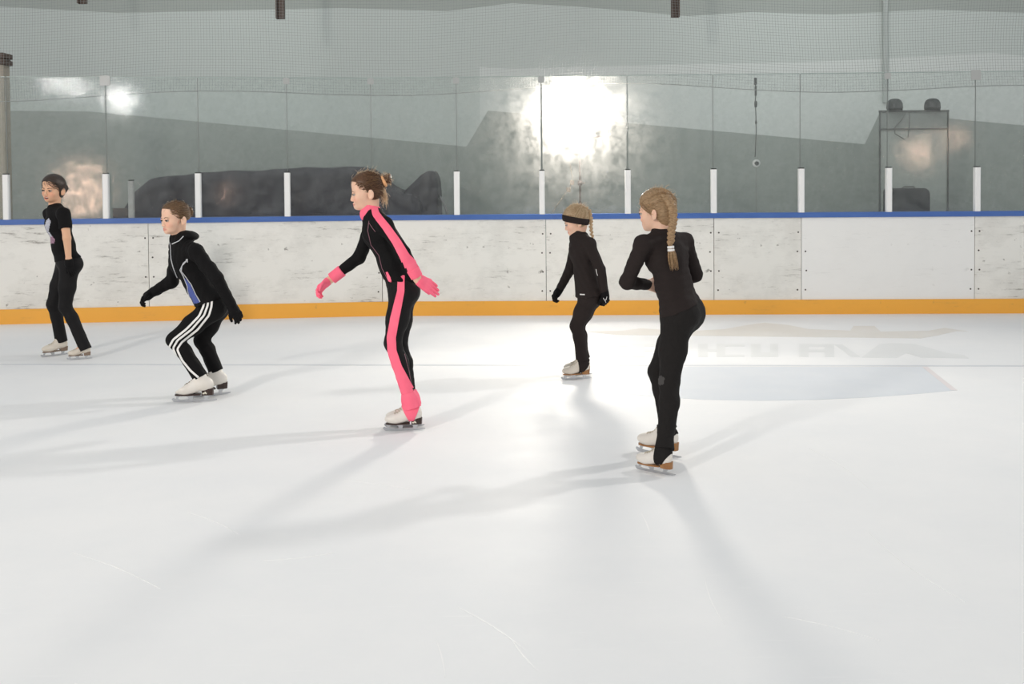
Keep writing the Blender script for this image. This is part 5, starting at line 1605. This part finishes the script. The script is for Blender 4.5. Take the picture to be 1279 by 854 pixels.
stand_lamp(1192, 172, 16.5, .34, .12, lamp_warm, 'slim warm lamp behind the camera at the far right')
stand_lamp(283, 241, 15.0, .05, .20, lamp_warm, 'narrow warm lamp behind the camera, left of its middle')
WORLD, LAMP, SIDE, FRONT, BACK = 0.72, 115.0, 62.0, 185.0, 42.0
# ------------------------------------------------------------------ light
sc = bpy.context.scene
w = bpy.data.worlds.new('hall'); sc.world = w; w.use_nodes = True
bg = w.node_tree.nodes['Background']; bg.inputs[1].default_value = WORLD
_nt = w.node_tree; _tc = _nt.nodes.new('ShaderNodeTexCoord'); _sx = _nt.nodes.new('ShaderNodeSeparateXYZ'); _nt.links.new(_tc.outputs['Generated'], _sx.inputs[0])
_ad = _nt.nodes.new('ShaderNodeMapRange'); _ad.inputs['From Min'].default_value = -1; _nt.links.new(_sx.outputs['Z'], _ad.inputs['Value'])
_nt.links.new(ramp_nodes(_nt, _ad.outputs[0], [(0, (.5, .5, .5)), (.5, (1.15, 1.18, 1.2)), (.75, (.88, .91, .93)), (1, (.74, .77, .79))]), bg.inputs[0])

def area(name, loc, tgt, size, power, col, shape='DISK', spread=180):
    L = bpy.data.lights.new(name, 'AREA'); L.shape = shape; L.size = size; L.energy = power; L.color = col; L.spread = math.radians(spread)
    o = bpy.data.objects.new(name, L); C.objects.link(o); o.location = tuple(loc)
    d = Vector(tuple(np.asarray(tgt, float) - np.asarray(loc, float))); o.rotation_euler = d.to_track_quat('-Z', 'Y').to_euler()
    return o
area('studio_lamp_light', H + aim * .075, H + aim * 3 , .62, LAMP, (1.0, .90, .82), spread=130)
area('side_floodlight', (9.0, 10.4, 7.6), (-1, 6, .5), .7, SIDE, (1.0, .96, .92), spread=70)
area('rear_wall_fill_left', (-5, 13.6, 6.6), (-4, 18, 2.4), 2.0, BACK * .7, (.96, 1.0, .98), spread=140)  # unseen pair of lights added to brighten the back wall
area('rear_wall_fill_right', (5, 13.6, 6.6), (5, 18, 2.4), 2.0, BACK, (.96, 1.0, .98), spread=140)
area('front_fill_light', (-8.5, -5.0, 6.5), (-1, 8, 1.0), .8, FRONT, (1.0, .95, .88), spread=100)  # unseen fill added on the camera side, raised for brighter boards

cam = bpy.data.cameras.new('camera'); co = bpy.data.objects.new('camera', cam); C.objects.link(co)
cam.sensor_width = 36; cam.sensor_fit = 'HORIZONTAL'; cam.lens = FPX / 1279 * 36
cam.shift_y = (PCY - 427) / 1279
cam.clip_end = 200
M = Matrix(((CR[0], CU[0], -F0[0], EYE[0]), (CR[1], CU[1], -F0[1], EYE[1]), (CR[2], CU[2], -F0[2], EYE[2]), (0, 0, 0, 1)))
co.matrix_world = M
sc.camera = co
sc.view_settings.view_transform = 'Standard'; sc.view_settings.look = 'None'; sc.view_settings.gamma = 1
sc.view_settings.exposure = 0.0
sc.view_settings.use_curve_mapping = False
sc.cycles.transparent_max_bounces = 24
